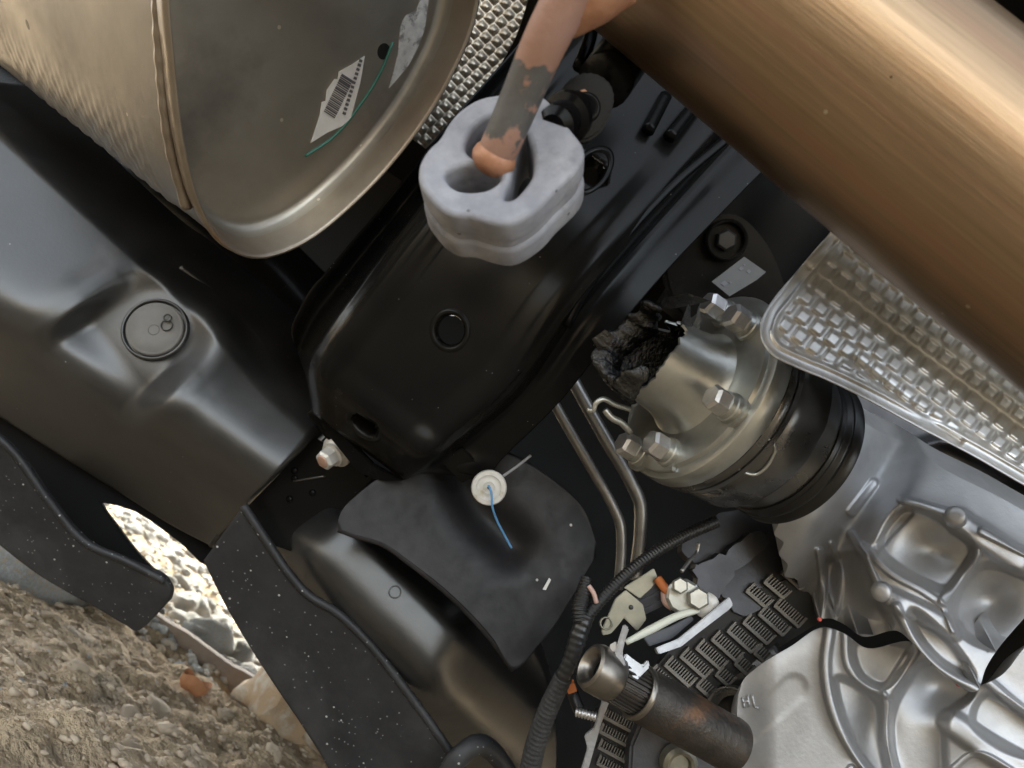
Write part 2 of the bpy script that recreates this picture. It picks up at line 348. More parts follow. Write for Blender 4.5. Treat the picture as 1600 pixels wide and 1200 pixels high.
# ------------------------------------------------------------------ muffler
n_m = unit(V(.66, -.47, .50)); o_m = P(480, 120, .43)
rim_px = [(262, -40), (268, 100), (284, 230), (312, 330), (350, 385), (400, 404), (470, 383), (560, 312), (640, 222), (700, 130), (742, 30), (752, -80), (715, -190), (610, -270), (440, -260), (310, -170)]
rim = np.array([RP(a, b, o_m, n_m) for a, b in crv(rim_px, 160, True)]); rc = rim.mean(axis=0)
muf = thing('muffler', rc, 'brown tinted steel muffler with a dished end plate and torn labels', 'muffler')
def rings(levels):                             # (shift along the axis, scale towards the centre)
    return np.vstack([rc + (rim-rc)*k + n_m*s for s, k in levels])
NR = len(rim)
bl_ = np.concatenate([[-.004, -.010], np.linspace(-.02, -.30, 90), [-.42]])
bk_ = np.interp(bl_, [-.42, -.15, -.02, -.010, -.004], [.986, .988, .987, .984, .975])
rimd = (rim-rc)/np.linalg.norm(rim-rc, axis=1)[:, None]; rlen = np.concatenate([[0], np.cumsum(np.linalg.norm(np.diff(rim, axis=0), axis=1))])
rpx = crv(rim_px, 160, True); side = sstep(210, 330, rpx[:, 1])*(1-sstep(400, 520, rpx[:, 0]))
bv = []
for s_, k_ in zip(bl_, bk_):
    row = round(s_/.011); w_ = sstep(-.045, -.075, s_)
    bump_ = .0016*w_*side*np.cos(math.pi*(s_/.011-row))*np.abs(np.cos(math.pi*(rlen/.013+.5*(row % 2))))
    bv.append(rc+(rim-rc)*k_+n_m*s_+rimd*bump_[:, None])
mesh('body', np.vstack(bv), gridf(len(bl_), NR, False, True)+[tuple(range((len(bl_)-1)*NR, len(bl_)*NR))], M['steel'], muf)
lip = [(-.012, .965), (-.011, .995), (-.004, 1.004), (.001, .999), (.0015, .985), (-.001, .975), (-.012, .958), (-.017, .945)]
mesh('rolled_rim', rings(lip), gridf(len(lip), NR, False, True), M['weld'], muf)
dish = [(-.0005, .979), (-.008, .967), (-.017, .957), (-.0235, .943), (-.0265, .920), (-.0265, .89), (-.0262, .85), (-.026, .75), (-.026, .6), (-.026, .4), (-.026, .2), (-.026, .02)]
mesh('end_plate', rings(dish), gridf(len(dish), NR, False, True)+[tuple(range(11*NR, 12*NR))], M['steel_end'], muf)
# embossed dimples ring around the body edge nearest the tank
pl = o_m - n_m*.0125                           # stickers lie just proud of the end plate
def sticker(name, pts, mat, lift=.0, th=.0006, parent=muf):
    return plate(name, pts, o_m-n_m*(.0252-lift*.1), n_m, th, mat, parent)
st = sticker('paper_label', [(486, 223), (500, 180), (503, 160), (509, 158), (511, 141), (523, 124), (528, 124), (530, 112), (549, 102), (570, 88), (563, 130), (548, 185), (535, 197), (512, 207)], M['label'], .002)
g = G()
for k in range(22):
    f = k/21.0; a = (514+28*f, 176-58*f)
    w = .6+1.0*random.random()
    g.add(*plate_bm([RP(x, y, o_m-n_m*.0246, n_m) for x, y in ((a[0]-8, a[1]-2), (a[0]-8+w, a[1]-2-w*1.6), (a[0]+9+w, a[1]+9-w*1.6), (a[0]+9, a[1]+9))], -n_m*.0002))
for k in range(13):
    f = k/12.0; a = (537+27*f*.95, 178-82*f)
    g.add(*plate_bm([RP(x, y, o_m-n_m*.0246, n_m) for x, y in ((a[0]-2, a[1]), (a[0]-.5, a[1]-4), (a[0]+4, a[1]-2), (a[0]+3, a[1]+2))], -n_m*.0002))
pr = g.build('print', M['ink'], muf, False); pr['kind'] = 'stuff'
sticker('scuffed_label', [(608, 138), (622, 85), (626, 40), (634, 25), (650, 18), (660, -8), (671, -8), (664, 45), (655, 70), (640, 100), (622, 122)], M['label2'], -.002)
mk_path = crv([(477, 244), (520, 215), (560, 168), (592, 118), (614, 66)], 24)
mesh('marker_line', *tube([RP(a, b, o_m-n_m*.0256, n_m) for a, b in mk_path], .0009, 6)[:2], M['green'], muf)
# hanging bead of weld beside the rim
bead = np.array([RP(a, b, o_m-n_m*.016, n_m) for a, b in crv([(246, -30), (252, 100), (268, 235), (292, 325)], 60)])
mesh('weld_bead', *tube(bead, .0032, 8, fn=lambda t: 1+.08*np.sin(t*60))[:2], M['weld'], muf)

# ------------------------------------------------------------------ exhaust pipe
pa, pb = P(700, -390, .335), P(1960, 640, .285)
pax = unit(pb-pa); Lp = np.linalg.norm(pb-pa)
e1, e2 = perp(pax); npi = 120; ths = np.linspace(0, 2*math.pi, npi, endpoint=False); ss = np.linspace(0, Lp, 90); R0 = .0475
vs = []; uvw = []
for s in ss:
    rr = R0*(1+.004*np.sin(s*30)) + .0012*np.exp(-((ths-2.2)/.05)**2)
    vs.append(pa+pax*s+rr[:, None]*(np.cos(ths)[:, None]*e1+np.sin(ths)[:, None]*e2))
    uvw.append(np.stack([np.full(npi, s*.55), 1.1*np.cos(ths), 1.1*np.sin(ths)], -1))
pipe = thing('exhaust_pipe', pa, 'thick bronze tinted exhaust pipe with rusty hanger rod welded to it', 'exhaust pipe')
po = mesh('pipe_body', np.vstack(vs), gridf(len(ss), npi, False, True), M['pipe'], pipe)
at = po.data.attributes.new('uvw', 'FLOAT_VECTOR', 'POINT'); at.data.foreach_set('vector', np.vstack(uvw).ravel())
rod = crv(Pv([(935, -75, .262), (892, -10, .268), (858, 52, .274), (815, 150, .286), (784, 222, .293), (770, 252, .297)]), 60)
v, f, u = tube(rod, [.0098, .0088, .0082, .0078, .0076, .0074], 24)
mesh('hanger_rod', v, f, M['rod'], pipe, True, 40, u)
rd = unit(rod[-1]-rod[-8])
mesh('rod_tip', *lathe(rod[-1]-rd*.0035, rd, [(-.002, .0068), (0, .0083), (.0025, .0089), (.005, .0082), (.0075, .0058), (.009, .002)], 28, False, True), M['tip'], pipe)
v, f, u = tube(Pv([(960, -40, .268), (915, 5, .272), (880, 40, .276)]), [.012, .010, .006], 14, sm=14)
mesh('weld_gusset', v, f, M['tip'], pipe)

# ------------------------------------------------------------------ rubber hanger
def slab(outl, holes, o, n, z0, z1, bev):
    e1_, e2_ = perp(n)
    cu = bpy.data.curves.new('tmp', 'CURVE'); cu.dimensions = '2D'; cu.fill_mode = 'BOTH'
    cu.extrude = (z1-z0)/2-bev; cu.bevel_depth = bev; cu.bevel_resolution = 3; cu.offset = -bev
    for q in [outl]+holes:
        c = crv(q, 72 if q is outl else 40, True)
        w = np.array([RP(a, b, o, n) for a, b in c])-o
        s = cu.splines.new('POLY'); s.points.add(len(c)-1); s.use_cyclic_u = True
        for k, pnt in enumerate(w): s.points[k].co = (pnt@e1_, pnt@e2_, 0, 1)
    ob = bpy.data.objects.new('tmp', cu); col.objects.link(ob); bpy.context.view_layer.update()
    me = bpy.data.meshes.new_from_object(ob.evaluated_get(bpy.context.evaluated_depsgraph_get()))
    v = np.array([x.co[:] for x in me.vertices]); f = [list(p.vertices) for p in me.polygons]
    bpy.data.objects.remove(ob); bpy.data.curves.remove(cu); bpy.data.meshes.remove(me)
    return o + v[:, :1]*e1_ + v[:, 1:2]*e2_ + (v[:, 2:]+(z0+z1)/2)*n, f
n_h = unit(V(-.05, .42, .90)); o_h = P(785, 250, .296)
hout = [(653, 271), (656, 253), (669, 231), (686, 215), (701, 190), (718, 171), (747, 153), (779, 146), (811, 144), (845, 147), (866, 165), (890, 198), (911, 226), (913, 243), (904, 262), (867, 298), (845, 322), (811, 345), (789, 351), (757, 345), (735, 338), (707, 336), (685, 324), (667, 304), (656, 288)]
hh1 = [(727, 233), (735, 207), (752, 189), (775, 181), (797, 186), (790, 215), (768, 240), (744, 247)]
hh2 = [(695, 272), (709, 263), (733, 257), (760, 262), (782, 277), (765, 293), (739, 298), (717, 296), (702, 287)]
hh3 = [(800, 262), (810, 220), (822, 207), (832, 239), (832, 271), (824, 286), (802, 309), (788, 310), (790, 297), (797, 281)]
def grow(pts, k): c = np.mean(pts, axis=0); return [tuple(c+(np.array(p)-c)*k) for p in pts]
hg = G()
hg.add(*slab(hout, [hh1, hh2, hh3], o_h, n_h, -.0125, 0, .0022))
hg.add(*slab(grow(hout, .965), [hh1, hh2, hh3], o_h, n_h, -.018, -.010, .0005))
hg.add(*slab(grow(hout, 1.015), [hh1, hh2, hh3], o_h, n_h, -.0285, -.0155, .0028))
tag(hg.build('rubber_hanger', M['rubber'], None, True, 45), 'dusty grey rubber exhaust hanger with three openings around the rod', 'rubber hanger')

# ------------------------------------------------------------------ black hanger bracket
br = thing('hanger_bracket', P(930, 130, .33), 'glossy black enamelled hook bracket with a rust chip beside rubber hanger', 'bracket')
hb_n = unit(V(.12, -.10, 1)); hb_o = P(915, 165, .318)
plate('hook_body', [(868, 165), (878, 138), (897, 118), (925, 112), (950, 124), (961, 145), (955, 178), (938, 208), (912, 222), (884, 212), (870, 190)], hb_o, hb_n, .026, M['gloss'], br, .0055, 28, 60)
mesh('hook_dimple', *lathe(RP(915, 168, hb_o, hb_n), hb_n, [(-.001, .0065), (.0008, .0062), (.0011, .005), (.0002, .0035), (.0001, .001)], 32, False, True), M['gloss'], br)
v, f, u = tube(Pv([(1020, 5, .42), (985, 70, .38), (945, 128, .345)]), [.015, .0135, .0125], 20, sm=20)
mesh('hook_shank', v, f, M['gloss'], br)
a_, b_ = P(905, 170, .325), P(850, 208, .297)
mesh('peg', *lathe(a_, b_-a_, [(0, .0085), (.010, .0085), (.012, .0105), (.016, .0105), (.018, .008), (.026, .0078), (.029, .005)], 28, True, True), M['gloss'], br, True, 40)
v, f, u = tube(Pv([(1060, -10, .45), (1000, 60, .40), (960, 100, .37)]), [.02, .016, .012], 12, sm=16)
mesh('bracket_arm', v, f, M['gloss'], br)
mesh('rust_chip', *lathe(RP(912, 148, hb_o, hb_n), hb_n, [(-.001, .0026), (.0003, .0022), (.0005, .001)], 6, False, True), M['tip'], br)
for k, (x0, y0, x1, y1) in enumerate(((925, 20, 905, 105), (975, 30, 945, 95), (1010, 70, 960, 140))):
    v, f, u = tube(Pv([(x0, y0, .40), ((x0+x1)/2+6, (y0+y1)/2, .385), (x1, y1, .375)]), .0035, 10, sm=14)
    mesh('stiffening_rib', v, f, M['gloss'], br)

# ------------------------------------------------------------------ chassis crossmember
cm = thing('chassis_crossmember', P(720, 500, .55), 'black painted crossmember arm with round holes under the rubber hanger', 'crossmember')
L_ = [(487, 645), (482, 566), (500, 530), (560, 445), (636, 345), (730, 225), (850, 90), (960, -30)]
R_ = [(632, 751), (664, 730), (715, 690), (805, 612), (890, 492), (980, 385), (1085, 268), (1200, 140)]
F_ = [(700, 722), (748, 752), (790, 712), (880, 622), (960, 520), (1045, 420), (1150, 310), (1270, 190)]
K_ = [(478, 560), (455, 522), (470, 478), (530, 400), (600, 318), (690, 205), (800, 80), (900, -40)]
D_ = [.545, .502, .495, .49, .49, .50, .52, .54]
rows = []
for (l, r, fl, k, d) in zip(L_, R_, F_, K_, D_):
    l, r, fl, k = map(np.array, (l, r, fl, k))
    mixp = lambda a, b, t: a*(1-t)+b*t
    cols = [(*k, d+.050), (*mixp(k, l, .82), d+.046), (*mixp(k, l, .95), d+.022), (*mixp(l, r, .008), d+.004), (*mixp(l, r, .035), d-.003),
            (*mixp(l, r, .25), d-.004), (*mixp(l, r, .5), d-.0035), (*mixp(l, r, .75), d-.001), (*mixp(l, r, .965), d+.003), (*r, d+.010),
            (*mixp(r, fl, .10), d+.030), (*mixp(r, fl, .2), d+.034), (*mixp(r, fl, .6), d+.035), (*fl, d+.038)]
    rows.append(cols)
r3 = loft(rows, 26, 11)
def in_hole(x, y): return math.hypot(x-705, (y-515)) < 27 or (((x-925)*.7+(y-265)*-.7)/20)**2+(((x-925)*.7+(y-265)*.7)/32)**2 < 1 or (((x-568)*.8+(y-665)*.6)/24)**2+(((x-568)*-.6+(y-665)*.8)/13)**2 < 1
pxs = r3[..., 0].ravel(); pys = r3[..., 1].ravel()
fc = [q for q in gridf(*r3.shape[:2]) if not in_hole(pxs[list(q)].mean(), pys[list(q)].mean())]
vv = Pv(r3.reshape(-1, 3)); nn = len(vv)
shell = mesh('pressed_shell', vv, fc, M['black'], cm, True, 50)
sol = shell.modifiers.new('sheet', 'SOLIDIFY'); sol.thickness = .003; sol.offset = -1 
def lens(px, py, rx, ry, ang, d, name, nrm, deep=.02, lip=.0035):
    """rolled hole edge with a short throat behind it"""
    ii = np.argmin((r3[..., 0]-px)**2+(r3[..., 1]-py)**2); ia, ib = np.unravel_index(ii, r3.shape[:2])
    sp = 5; q0, q1, q2, q3 = (Pv(r3[min(max(ia+da, 0), r3.shape[0]-1), ib+db]) for da, db in ((-sp*2, 0), (sp*2, 0), (0, -sp), (0, sp)))
    n = unit(np.cross(q1-q0, q3-q2)); n = n if np.dot(n, fw) < 0 else -n; d = float(r3[ia, ib, 2])
    o = P(px, py, d)+n*.0006; e = math.radians(ang); th = np.linspace(0, 2*math.pi, 48, endpoint=False)
    q = [(px+rx*math.cos(t)*math.cos(e)-ry*math.sin(t)*math.sin(e), py+rx*math.cos(t)*math.sin(e)+ry*math.sin(t)*math.cos(e)) for t in th]
    base = np.array([RP(a, b, o, n) for a, b in q]); c = base.mean(axis=0)
    lev = [(-.001, 1+.42), (.0008, 1.25), (.0005, 1.1), (-.001, 1.0), (-.004, .95), (-deep, .93)]
    v = np.vstack([c+(base-c)*k+n*s for s, k in lev])
    return mesh(name, v, gridf(len(lev), 48, False, True), M['black'], cm)
fn = V(.10, .12, 1)
lens(703, 516, 23, 25, 0, .4815, 'rolled_hole', V(.22, -.1, 1))
lens(924, 266, 20, 33, 40, .4995, 'rolled_hole', V(.2, .1, 1))
lens(568, 665, 26, 13, 37, .512, 'rolled_hole', V(-.45, -.55, .7))
# pressed slots of the upper arm
for a in (((1040, 150), (1012, 205)), ((1085, 165), (1045, 215))):
    v, f, u = tube(Pv([(*a[0], .5235), (*a[1], .5115)]), .0045, 10, sm=10)
    mesh('pressed_rib', v, f, M['gloss'], cm)
v, f, u = tube(Pv([(1150, 205, .528), (1040, 300, .515), (965, 385, .507), (905, 470, .502), (885, 510, .50)]), .0035, 10, sm=40)
mesh('edge_seam', v, f, M['gloss'], cm)
# bent tab and hem at the lower end
plate('end_tab', [(690, 722), (722, 700), (760, 735), (722, 756)], P(720, 730, .53), unit(V(.1, -.4, .9)), .004, M['black'], cm, .0008)
plate('end_flange', [(488, 628), (500, 640), (582, 726), (628, 752), (600, 752), (560, 740), (505, 672)], P(550, 700, .548), unit(V(-.3, -.2, .9)), .004, M['gloss'], cm, .0008)

# ------------------------------------------------------------------ main plastic tank
tank = thing('fuel_tank', P(230, 560, .65), 'black moulded plastic fuel tank with a round capped recess', 'tank')
def tank_d(x, y, t, s):
    q = (x-0)*-.50 + (y-490)*.86
    q = q - 12*np.exp(-((x-420)/90)**2)
    d = .60 + (.26*(x-200) - .60*(y-500))/1200*.6
    d = d + softplus(q-12, 20)*.0015
    o = np.array((-.78, .62)); k = np.array((.62, .78))
    a = (x-246)*o[0]+(y-508)*o[1]; b = (x-246)*k[0]+(y-508)*k[1]
    r = np.where(a < 0, np.hypot(a, b), np.abs(b))
    wdt = 78+.10*np.maximum(a, 0)
    pocket = 1-sstep(wdt-26, wdt+22, r)
    pocket = pocket*(1-.75*sstep(70, 190, a))
    dc = .60 + (.26*46 - .60*8)/1200*.6
    d = d*(1-pocket) + (dc+.45*(d-dc))*pocket
    d = d + .017*pocket
    d = d - .006*np.exp(-((r-wdt-34)/26)**2)*(1-sstep(60, 170, a))
    edge = (x-290)*.67-(y-430)*.74
    d = d + .035*sstep(-40, 30, edge+20*sstep(300, 420, x))
    return d
TA = [(-80, 120), (100, 272), (250, 385), (330, 452), (415, 540), (446, 606), (484, 676)]
TB = [(-80, 605), (0, 652), (100, 716), (200, 778), (270, 822), (328, 852)]
v, f = relief(TA, TB, tank_d, 150, 150, V(.2, .3, -1), thick=.13)
mesh('tank_shell', v, f, M['plastic'], tank)
def dnorm(fn_, x, y, h=14.0):
    q = [P(a, b, float(fn_(np.float64(a), np.float64(b), 0, 0))) for a, b in ((x-h, y), (x+h, y), (x, y-h), (x, y+h))]
    n = unit(np.cross(q[1]-q[0], q[3]-q[2])); return n if np.dot(n, fw) < 0 else -n
cap_n = dnorm(tank_d, 244, 516, 34.); cp = P(244, 516, float(tank_d(np.float64(244), np.float64(516), 0, 0)))+cap_n*.004
mesh('cap', *lathe(cp, cap_n, [(-.004, .0225), (0, .0222), (.0008, .0212), (.0006, .0205), (.0012, .0196), (.0014, .010), (.0014, .001)], 64, False, True), M['capm'], tank, True, 60)
mesh('cap_groove', *lathe(cp, cap_n, [(-.004, .0232), (-.0005, .0236), (.0006, .0245), (-.0005, .0258), (-.004, .0262)], 64), M['plastic'], tank)
for dx, r in ((0, .0046), (20, .0048)):
    c2 = cp + V(dx/1200*.6, (5 if dx else -3)/1200*.6, 0) + cap_n*.0014
    mesh('cap_marking', *lathe(c2, cap_n, [(-.001, r), (.0005, r*.97), (.0006, r*.86), (-.001, r*.78)], 28), M['plastic'], tank)
c2 = cp + V(.0105, .0085, 0)+cap_n*.0012
mesh('cap_marking', *lathe(c2, cap_n, [(-.001, .0034), (.0005, .0032), (.0006, .0026), (-.001, .0023)], 24), M['plastic'], tank)
lipc = crv([(282, 418, .655), (350, 470, .662), (415, 545, .660), (444, 610, .650), (484, 678, .640), (430, 735, .655), (372, 796, .672), (330, 852, .69)], 80)
mesh('moulded_lip', *tube(Pv(lipc), .0028, 8)[:2], M['plastic'], tank)

# dark rail between tank and muffler
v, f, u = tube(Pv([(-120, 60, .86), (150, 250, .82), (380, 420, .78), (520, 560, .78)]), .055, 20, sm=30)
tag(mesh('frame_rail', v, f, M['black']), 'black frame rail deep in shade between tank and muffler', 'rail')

# ------------------------------------------------------------------ bolted plate with flange bolt
bp = thing('mounting_plate', P(470, 770, .60), 'dark flat bracket plate below crossmember end, holding pale flange bolt', 'bracket')
pn = unit(V(.05, .05, 1)); pc = P(470, 770, .615)
plate('flat_plate', [(378, 800), (470, 706), (492, 684), (540, 712), (585, 745), (540, 790), (455, 862), (420, 850)], pc, pn, .005, M['black'], bp, .001)
for x, y in ((460, 735), (460, 747), (488, 770), (452, 780)):
    mesh('spot_weld', *lathe(RP(x, y, pc+pn*.0008, pn), pn, [(-.001, .0030), (.0004, .0024), (.0008, .001)], 12, False, True), M['black'], bp)
v, f, u = tube([RP(a, b, pc+pn*.001, pn) for a, b in ((458, 752), (480, 748), (508, 744))], .0012, 6, sm=10)
mesh('scratch', v, f, M['can'], bp)
bolt_ax = unit(V(-.52, -.42, .74)); bo = P(526, 706, .575)
mesh('bolt_flange', *lathe(bo, bolt_ax, [(-.004, .0118), (-.001, .0126), (.001, .0124), (.0025, .0105), (.0035, .0098), (.005, .0096), (.0055, .0085)], 40, True, True), M['washer'], bp, True, 40)
def hexhead(c, ax, r, h, ch=.18):
    ax = unit(ax); e1, e2 = perp(ax); v = []
    for s, k in ((0, 1), (h*(1-ch), 1), (h, .80)):
        v += [c+ax*s+r*k*(math.cos(i*math.pi/3)*e1+math.sin(i*math.pi/3)*e2) for i in range(6)]
    return v, gridf(3, 6, False, True)+[tuple(range(6)), tuple(range(12, 18))]
mesh('bolt_head', *hexhead(bo+bolt_ax*.0045, bolt_ax, .0078, .0105), M['washer'], bp, False)
mesh('bolt_tip', *lathe(bo+bolt_ax*.0148, bolt_ax, [(-.001, .0052), (.0006, .0050), (.0010, .004)], 24, False, True), M['copper'], bp)
# cleat beneath the crossmember end
v, f, u = tube(Pv([(487, 640, .57), (530, 690, .575), (580, 738, .58)]), .0055, 10, sm=14)
mesh('hem', v, f, M['gloss'], bp)

# ------------------------------------------------------------------ lower moulded shield and its cover plate
def low_d(x, y, t, s):
    c = (x-650)*.70-(y-925)*.71; a = (x-650)*.71+(y-925)*.70
    d = .576 + .00016*(c+45) - .00004*a + softplus(c-2, 4)*.0014 - softplus(c-40, 6)*.0016
    d = d + softplus(-c-84, 9)*.0017 + softplus(a-105+c*.2, 13)*.0014 + softplus(-a-150, 12)*.0006
    return d
v, f = relief([(500, 740), (600, 790), (700, 850), (800, 960), (860, 1080), (870, 1260)], [(420, 850), (480, 950), (560, 1030), (640, 1110), (690, 1190), (720, 1290)], low_d, 110, 90, V(0, 0, -1), thick=.1)
ls = thing('splash_shield', P(650, 930, .6), 'smooth black moulded shield with a raised rib and small ring mark', 'shield')
mesh('shield_body', v, f, M['plastic'], ls)
rp = P(617, 925, low_d(617., 925., 0, 0)-.0004)
mesh('ring_mark', *lathe(rp, dnorm(low_d, 617, 925), [(-.001, .0050), (.0005, .0047), (.0006, .0041), (-.001, .0037)], 32), M['plastic'], ls)
cn = unit(V(.12, .25, .96)); co = P(700, 850, .545)
cover = thing('cover_plate', co, 'dull black cover plate with a rounded nose behind the white clip', 'cover plate')
def cov_d(x, y, t, s):
    dd = fw[None, None]+0
    base = np.dot(co-CAM, cn)/( (np.dot(fw, cn)) + (x-800)/FPX*np.dot(RX, cn) - (y-600)/FPX*np.dot(UY, cn))
    return base + .012*ridge(x, y, [(800, 850), (745, 790), (720, 740)], 34) + .00008*softplus(pdist(x, y, [(905, 790), (930, 850), (925, 890), (822, 1032)])*-1+30, 6)*1.0
CA = [(527, 817), (533, 800), (560, 772), (610, 735), (690, 700), (790, 705), (860, 745), (912, 795), (932, 850)]
CB = [(529, 826), (550, 834), (602, 851), (640, 878), (700, 926), (770, 1000), (803, 1046), (845, 1005), (929, 872)]
v, f = relief(CA, CB, cov_d, 80, 60, V(-.2, -.1, -1), thick=.008)
mesh('plate_sheet', v, f, M['shieldp'], cover)
mesh('rolled_edge', *tube(Pv(np.array([(a, b, cov_d(np.float64(a), np.float64(b), 0, 0)+.003) for a, b in crv(CB[:7], 50)])), .0026, 8)[:2], M['shieldp'], cover)
plate('scratch_chip', [(848, 921), (858, 903), (861, 906), (853, 922)], P(855, 913, float(cov_d(np.float64(855), np.float64(913), 0, 0))-.002), cn, .001, M['label'], cover)

# ------------------------------------------------------------------ white clip
wn = unit(V(0, .05, 1)); wc = P(764, 762, .515)
clip = thing('plastic_clip', wc, 'round white plastic clip with a blue thread in its centre', 'clip')
mesh('clip_disc', *lathe(wc, wn, [(-.008, .0095), (-.003, .0118), (0, .0120), (.0012, .0113), (.0014, .0085), (.0006, .0078), (.0002, .006), (.0008, .0048), (.001, .0040), (.0002, .0030), (.0002, .001)], 56, True, True), M['white'], clip, True, 50)
mesh('clip_pin', *lathe(wc+wn*.0002, wn, [(0, .0012), (.0008, .001)], 12, False, True), M['board'], clip)
v, f, u = tube(Pv([(763, 758, .511), (767, 768, .510), (769, 790, .510), (775, 810, .516), (786, 832, .522), (799, 856, .528)]), .0008, 7, sm=40)
mesh('thread', v, f, M['blue'], clip)
v, f, u = tube(Pv([(786, 744, .518), (806, 730, .523), (829, 712, .53)]), .0010, 7, sm=12)
mesh('thread_tail', v, f, M['pale_thread'], clip)

# ------------------------------------------------------------------ brake lines
for nm, pts, r, lb in (('a', [(835, 575, .60), (880, 655, .60), (930, 742, .60), (958, 792, .60), (968, 815, .60), (971, 850, .60), (966, 920, .60)], .0040, 'thin grey metal brake line beside the cover plate'),
                       ('b', [(872, 550, .61), (905, 612, .61), (950, 692, .61), (985, 752, .61), (1000, 786, .61), (1001, 820, .61), (992, 905, .61)], .0052, 'thicker grey metal brake line beside the torn drive flange')):
    v, f, u = tube(Pv(pts), r, 16, sm=60)
    tag(mesh('brake_line', v, f, M['line']), lb, 'brake line', 'brake lines')

# ------------------------------------------------------------------ mud flaps
def flapper(A, B, dep, name, label, lipside):
    v, f = relief(A, B, dep, 70, 40, V(.1, .1, -1), thick=.007)
    t = thing(name, v.mean(axis=0), label, 'mud flap', 'rubber mud flaps')
    mesh('flap_sheet', v, f, M['flap'], t)
    c = crv(lipside, 70)
    mesh('rolled_edge', *tube(Pv(np.array([(a, b, float(dep(np.float64(a), np.float64(b), 0, 0))-.0005) for a, b in c])), .0034, 8)[:2], M['flap'], t)
    return t
fd1 = lambda x, y, t, s: .66 + .00022*((x-120)*-.5+(y-830)*.85) + .00006*(x-100)
flapper([(-60, 640), (20, 705), (75, 780), (135, 848), (205, 880), (258, 908), (266, 925), (262, 940)], [(-60, 800), (0, 852), (60, 898), (110, 928), (160, 955), (195, 976), (215, 986), (226, 978)], fd1, 'mud_flap', 'dusty black rubber flap with a cut square end before the bright gravel', [(-60, 640), (20, 705), (75, 780), (135, 848), (205, 880), (258, 908)])
fd2 = lambda x, y, t, s: .60 + .00012*((x-480)*-.75+(y-1000)*.6) - .020*np.exp(-(((x-440)*.75-(y-960)*.62)/60)**2)*0 + .010*np.sin((x+y-1300)/260)
edge2 = [(380, 790), (412, 838), (447, 890), (480, 928), (528, 958), (575, 1003), (630, 1072), (690, 1155), (740, 1230)]
flapper(edge2, [(318, 876), (352, 945), (390, 1010), (430, 1072), (468, 1128), (505, 1186), (530, 1232), (560, 1270), (600, 1290)], fd2, 'mud_flap', 'speckled black rubber flap with wavy rolled edge beside moulded shield', edge2)
v, f, u = tube(Pv([(690, 1230, .585), (715, 1185, .58), (740, 1165, .585), (790, 1200, .60), (810, 1240, .60)]), [.007, .008, .008, .007, .007], 14, sm=20)
tag(mesh('rubber_grommet', v, f, M['flap']), 'rounded black rubber end bead below the wavy flap', 'grommet')

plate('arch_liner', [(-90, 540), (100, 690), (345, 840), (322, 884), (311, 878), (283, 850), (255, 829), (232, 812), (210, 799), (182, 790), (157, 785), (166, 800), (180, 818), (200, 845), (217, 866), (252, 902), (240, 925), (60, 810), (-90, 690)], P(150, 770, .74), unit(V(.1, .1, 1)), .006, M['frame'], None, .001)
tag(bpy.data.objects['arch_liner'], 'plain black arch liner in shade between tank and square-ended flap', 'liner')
# ------------------------------------------------------------------ torn drive flange, joint can and seal
fx = unit(V(-.80, .47, .36)); fo = P(1088, 602, .470)       # axis points out of the broken tube, towards the lens
dj = thing('drive_joint', fo, 'torn zinc drive flange with hex bolts on a dark joint can', 'drive joint')
N96 = 96
def torn(s, th): return np.zeros(np.broadcast(s, th).shape)
mesh('flange_plate', *lathe(fo, fx, [(-.012, .055), (-.0115, .0628), (-.0105, .0634), (-.0015, .0634), (0, .0627), (.0008, .0600), (.0006, .0565), (.003, .0555), (.0035, .050), (.003, .040), (.0028, .032)], N96), M['zinc'], dj, True, 40)
# neck: cylinder broken open at its end
e1, e2 = perp(fx); tn = []
nth = 120; th = np.linspace(0, 2*math.pi, nth, endpoint=False)
lev = [(.0005, .0385), (.003, .0345), (.008, .0312), (.018, .0290), (.030, .0278), (1, .0270)]
tear = np.array([max(0, np.dot(math.cos(a)*e1+math.sin(a)*e2, UY*.9+RX*.3)) for a in th])
jag = np.array([.042-.013*tear[int(round(a/(2*math.pi)*nth)) % nth] + (.0012+.005*tear[int(round(a/(2*math.pi)*nth)) % nth])*fbm((math.cos(a)*3, math.sin(a)*3, 2.2), 1.0)*2 + .0012*fbm((math.cos(a)*12, math.sin(a)*12, 5), 1.0) for a in th])
hi = np.array([fbm((math.cos(a), math.sin(a), 9), 1.4) for a in th]); ring = []
for s, r in lev:
    sv = np.where(s == 1, jag, np.minimum(s, jag-.001)) if True else s
    ring.append(fo + np.outer(sv, fx) + r*(np.cos(th)[:, None]*e1+np.sin(th)[:, None]*e2))
ring.append(fo + np.outer(jag, fx) + .0255*(np.cos(th)[:, None]*e1+np.sin(th)[:, None]*e2))
mesh('broken_neck', np.vstack(ring), gridf(len(ring), nth, False, True), M['zinc'], dj, True, 60)
inner = [fo + np.outer(jag*q_, fx) + r_*(np.cos(th)[:, None]*e1+np.sin(th)[:, None]*e2) for q_, r_ in ((.995, .0255), (.9, .0248), (.15, .0245))]
mesh('greasy_bore', np.vstack(inner), gridf(3, nth, False, True), M['grease'], dj)
mesh('neck_floor', *lathe(fo+fx*.006, fx, [(0, .0250), (0, .001)], 48, False, True), M['seal'], dj)
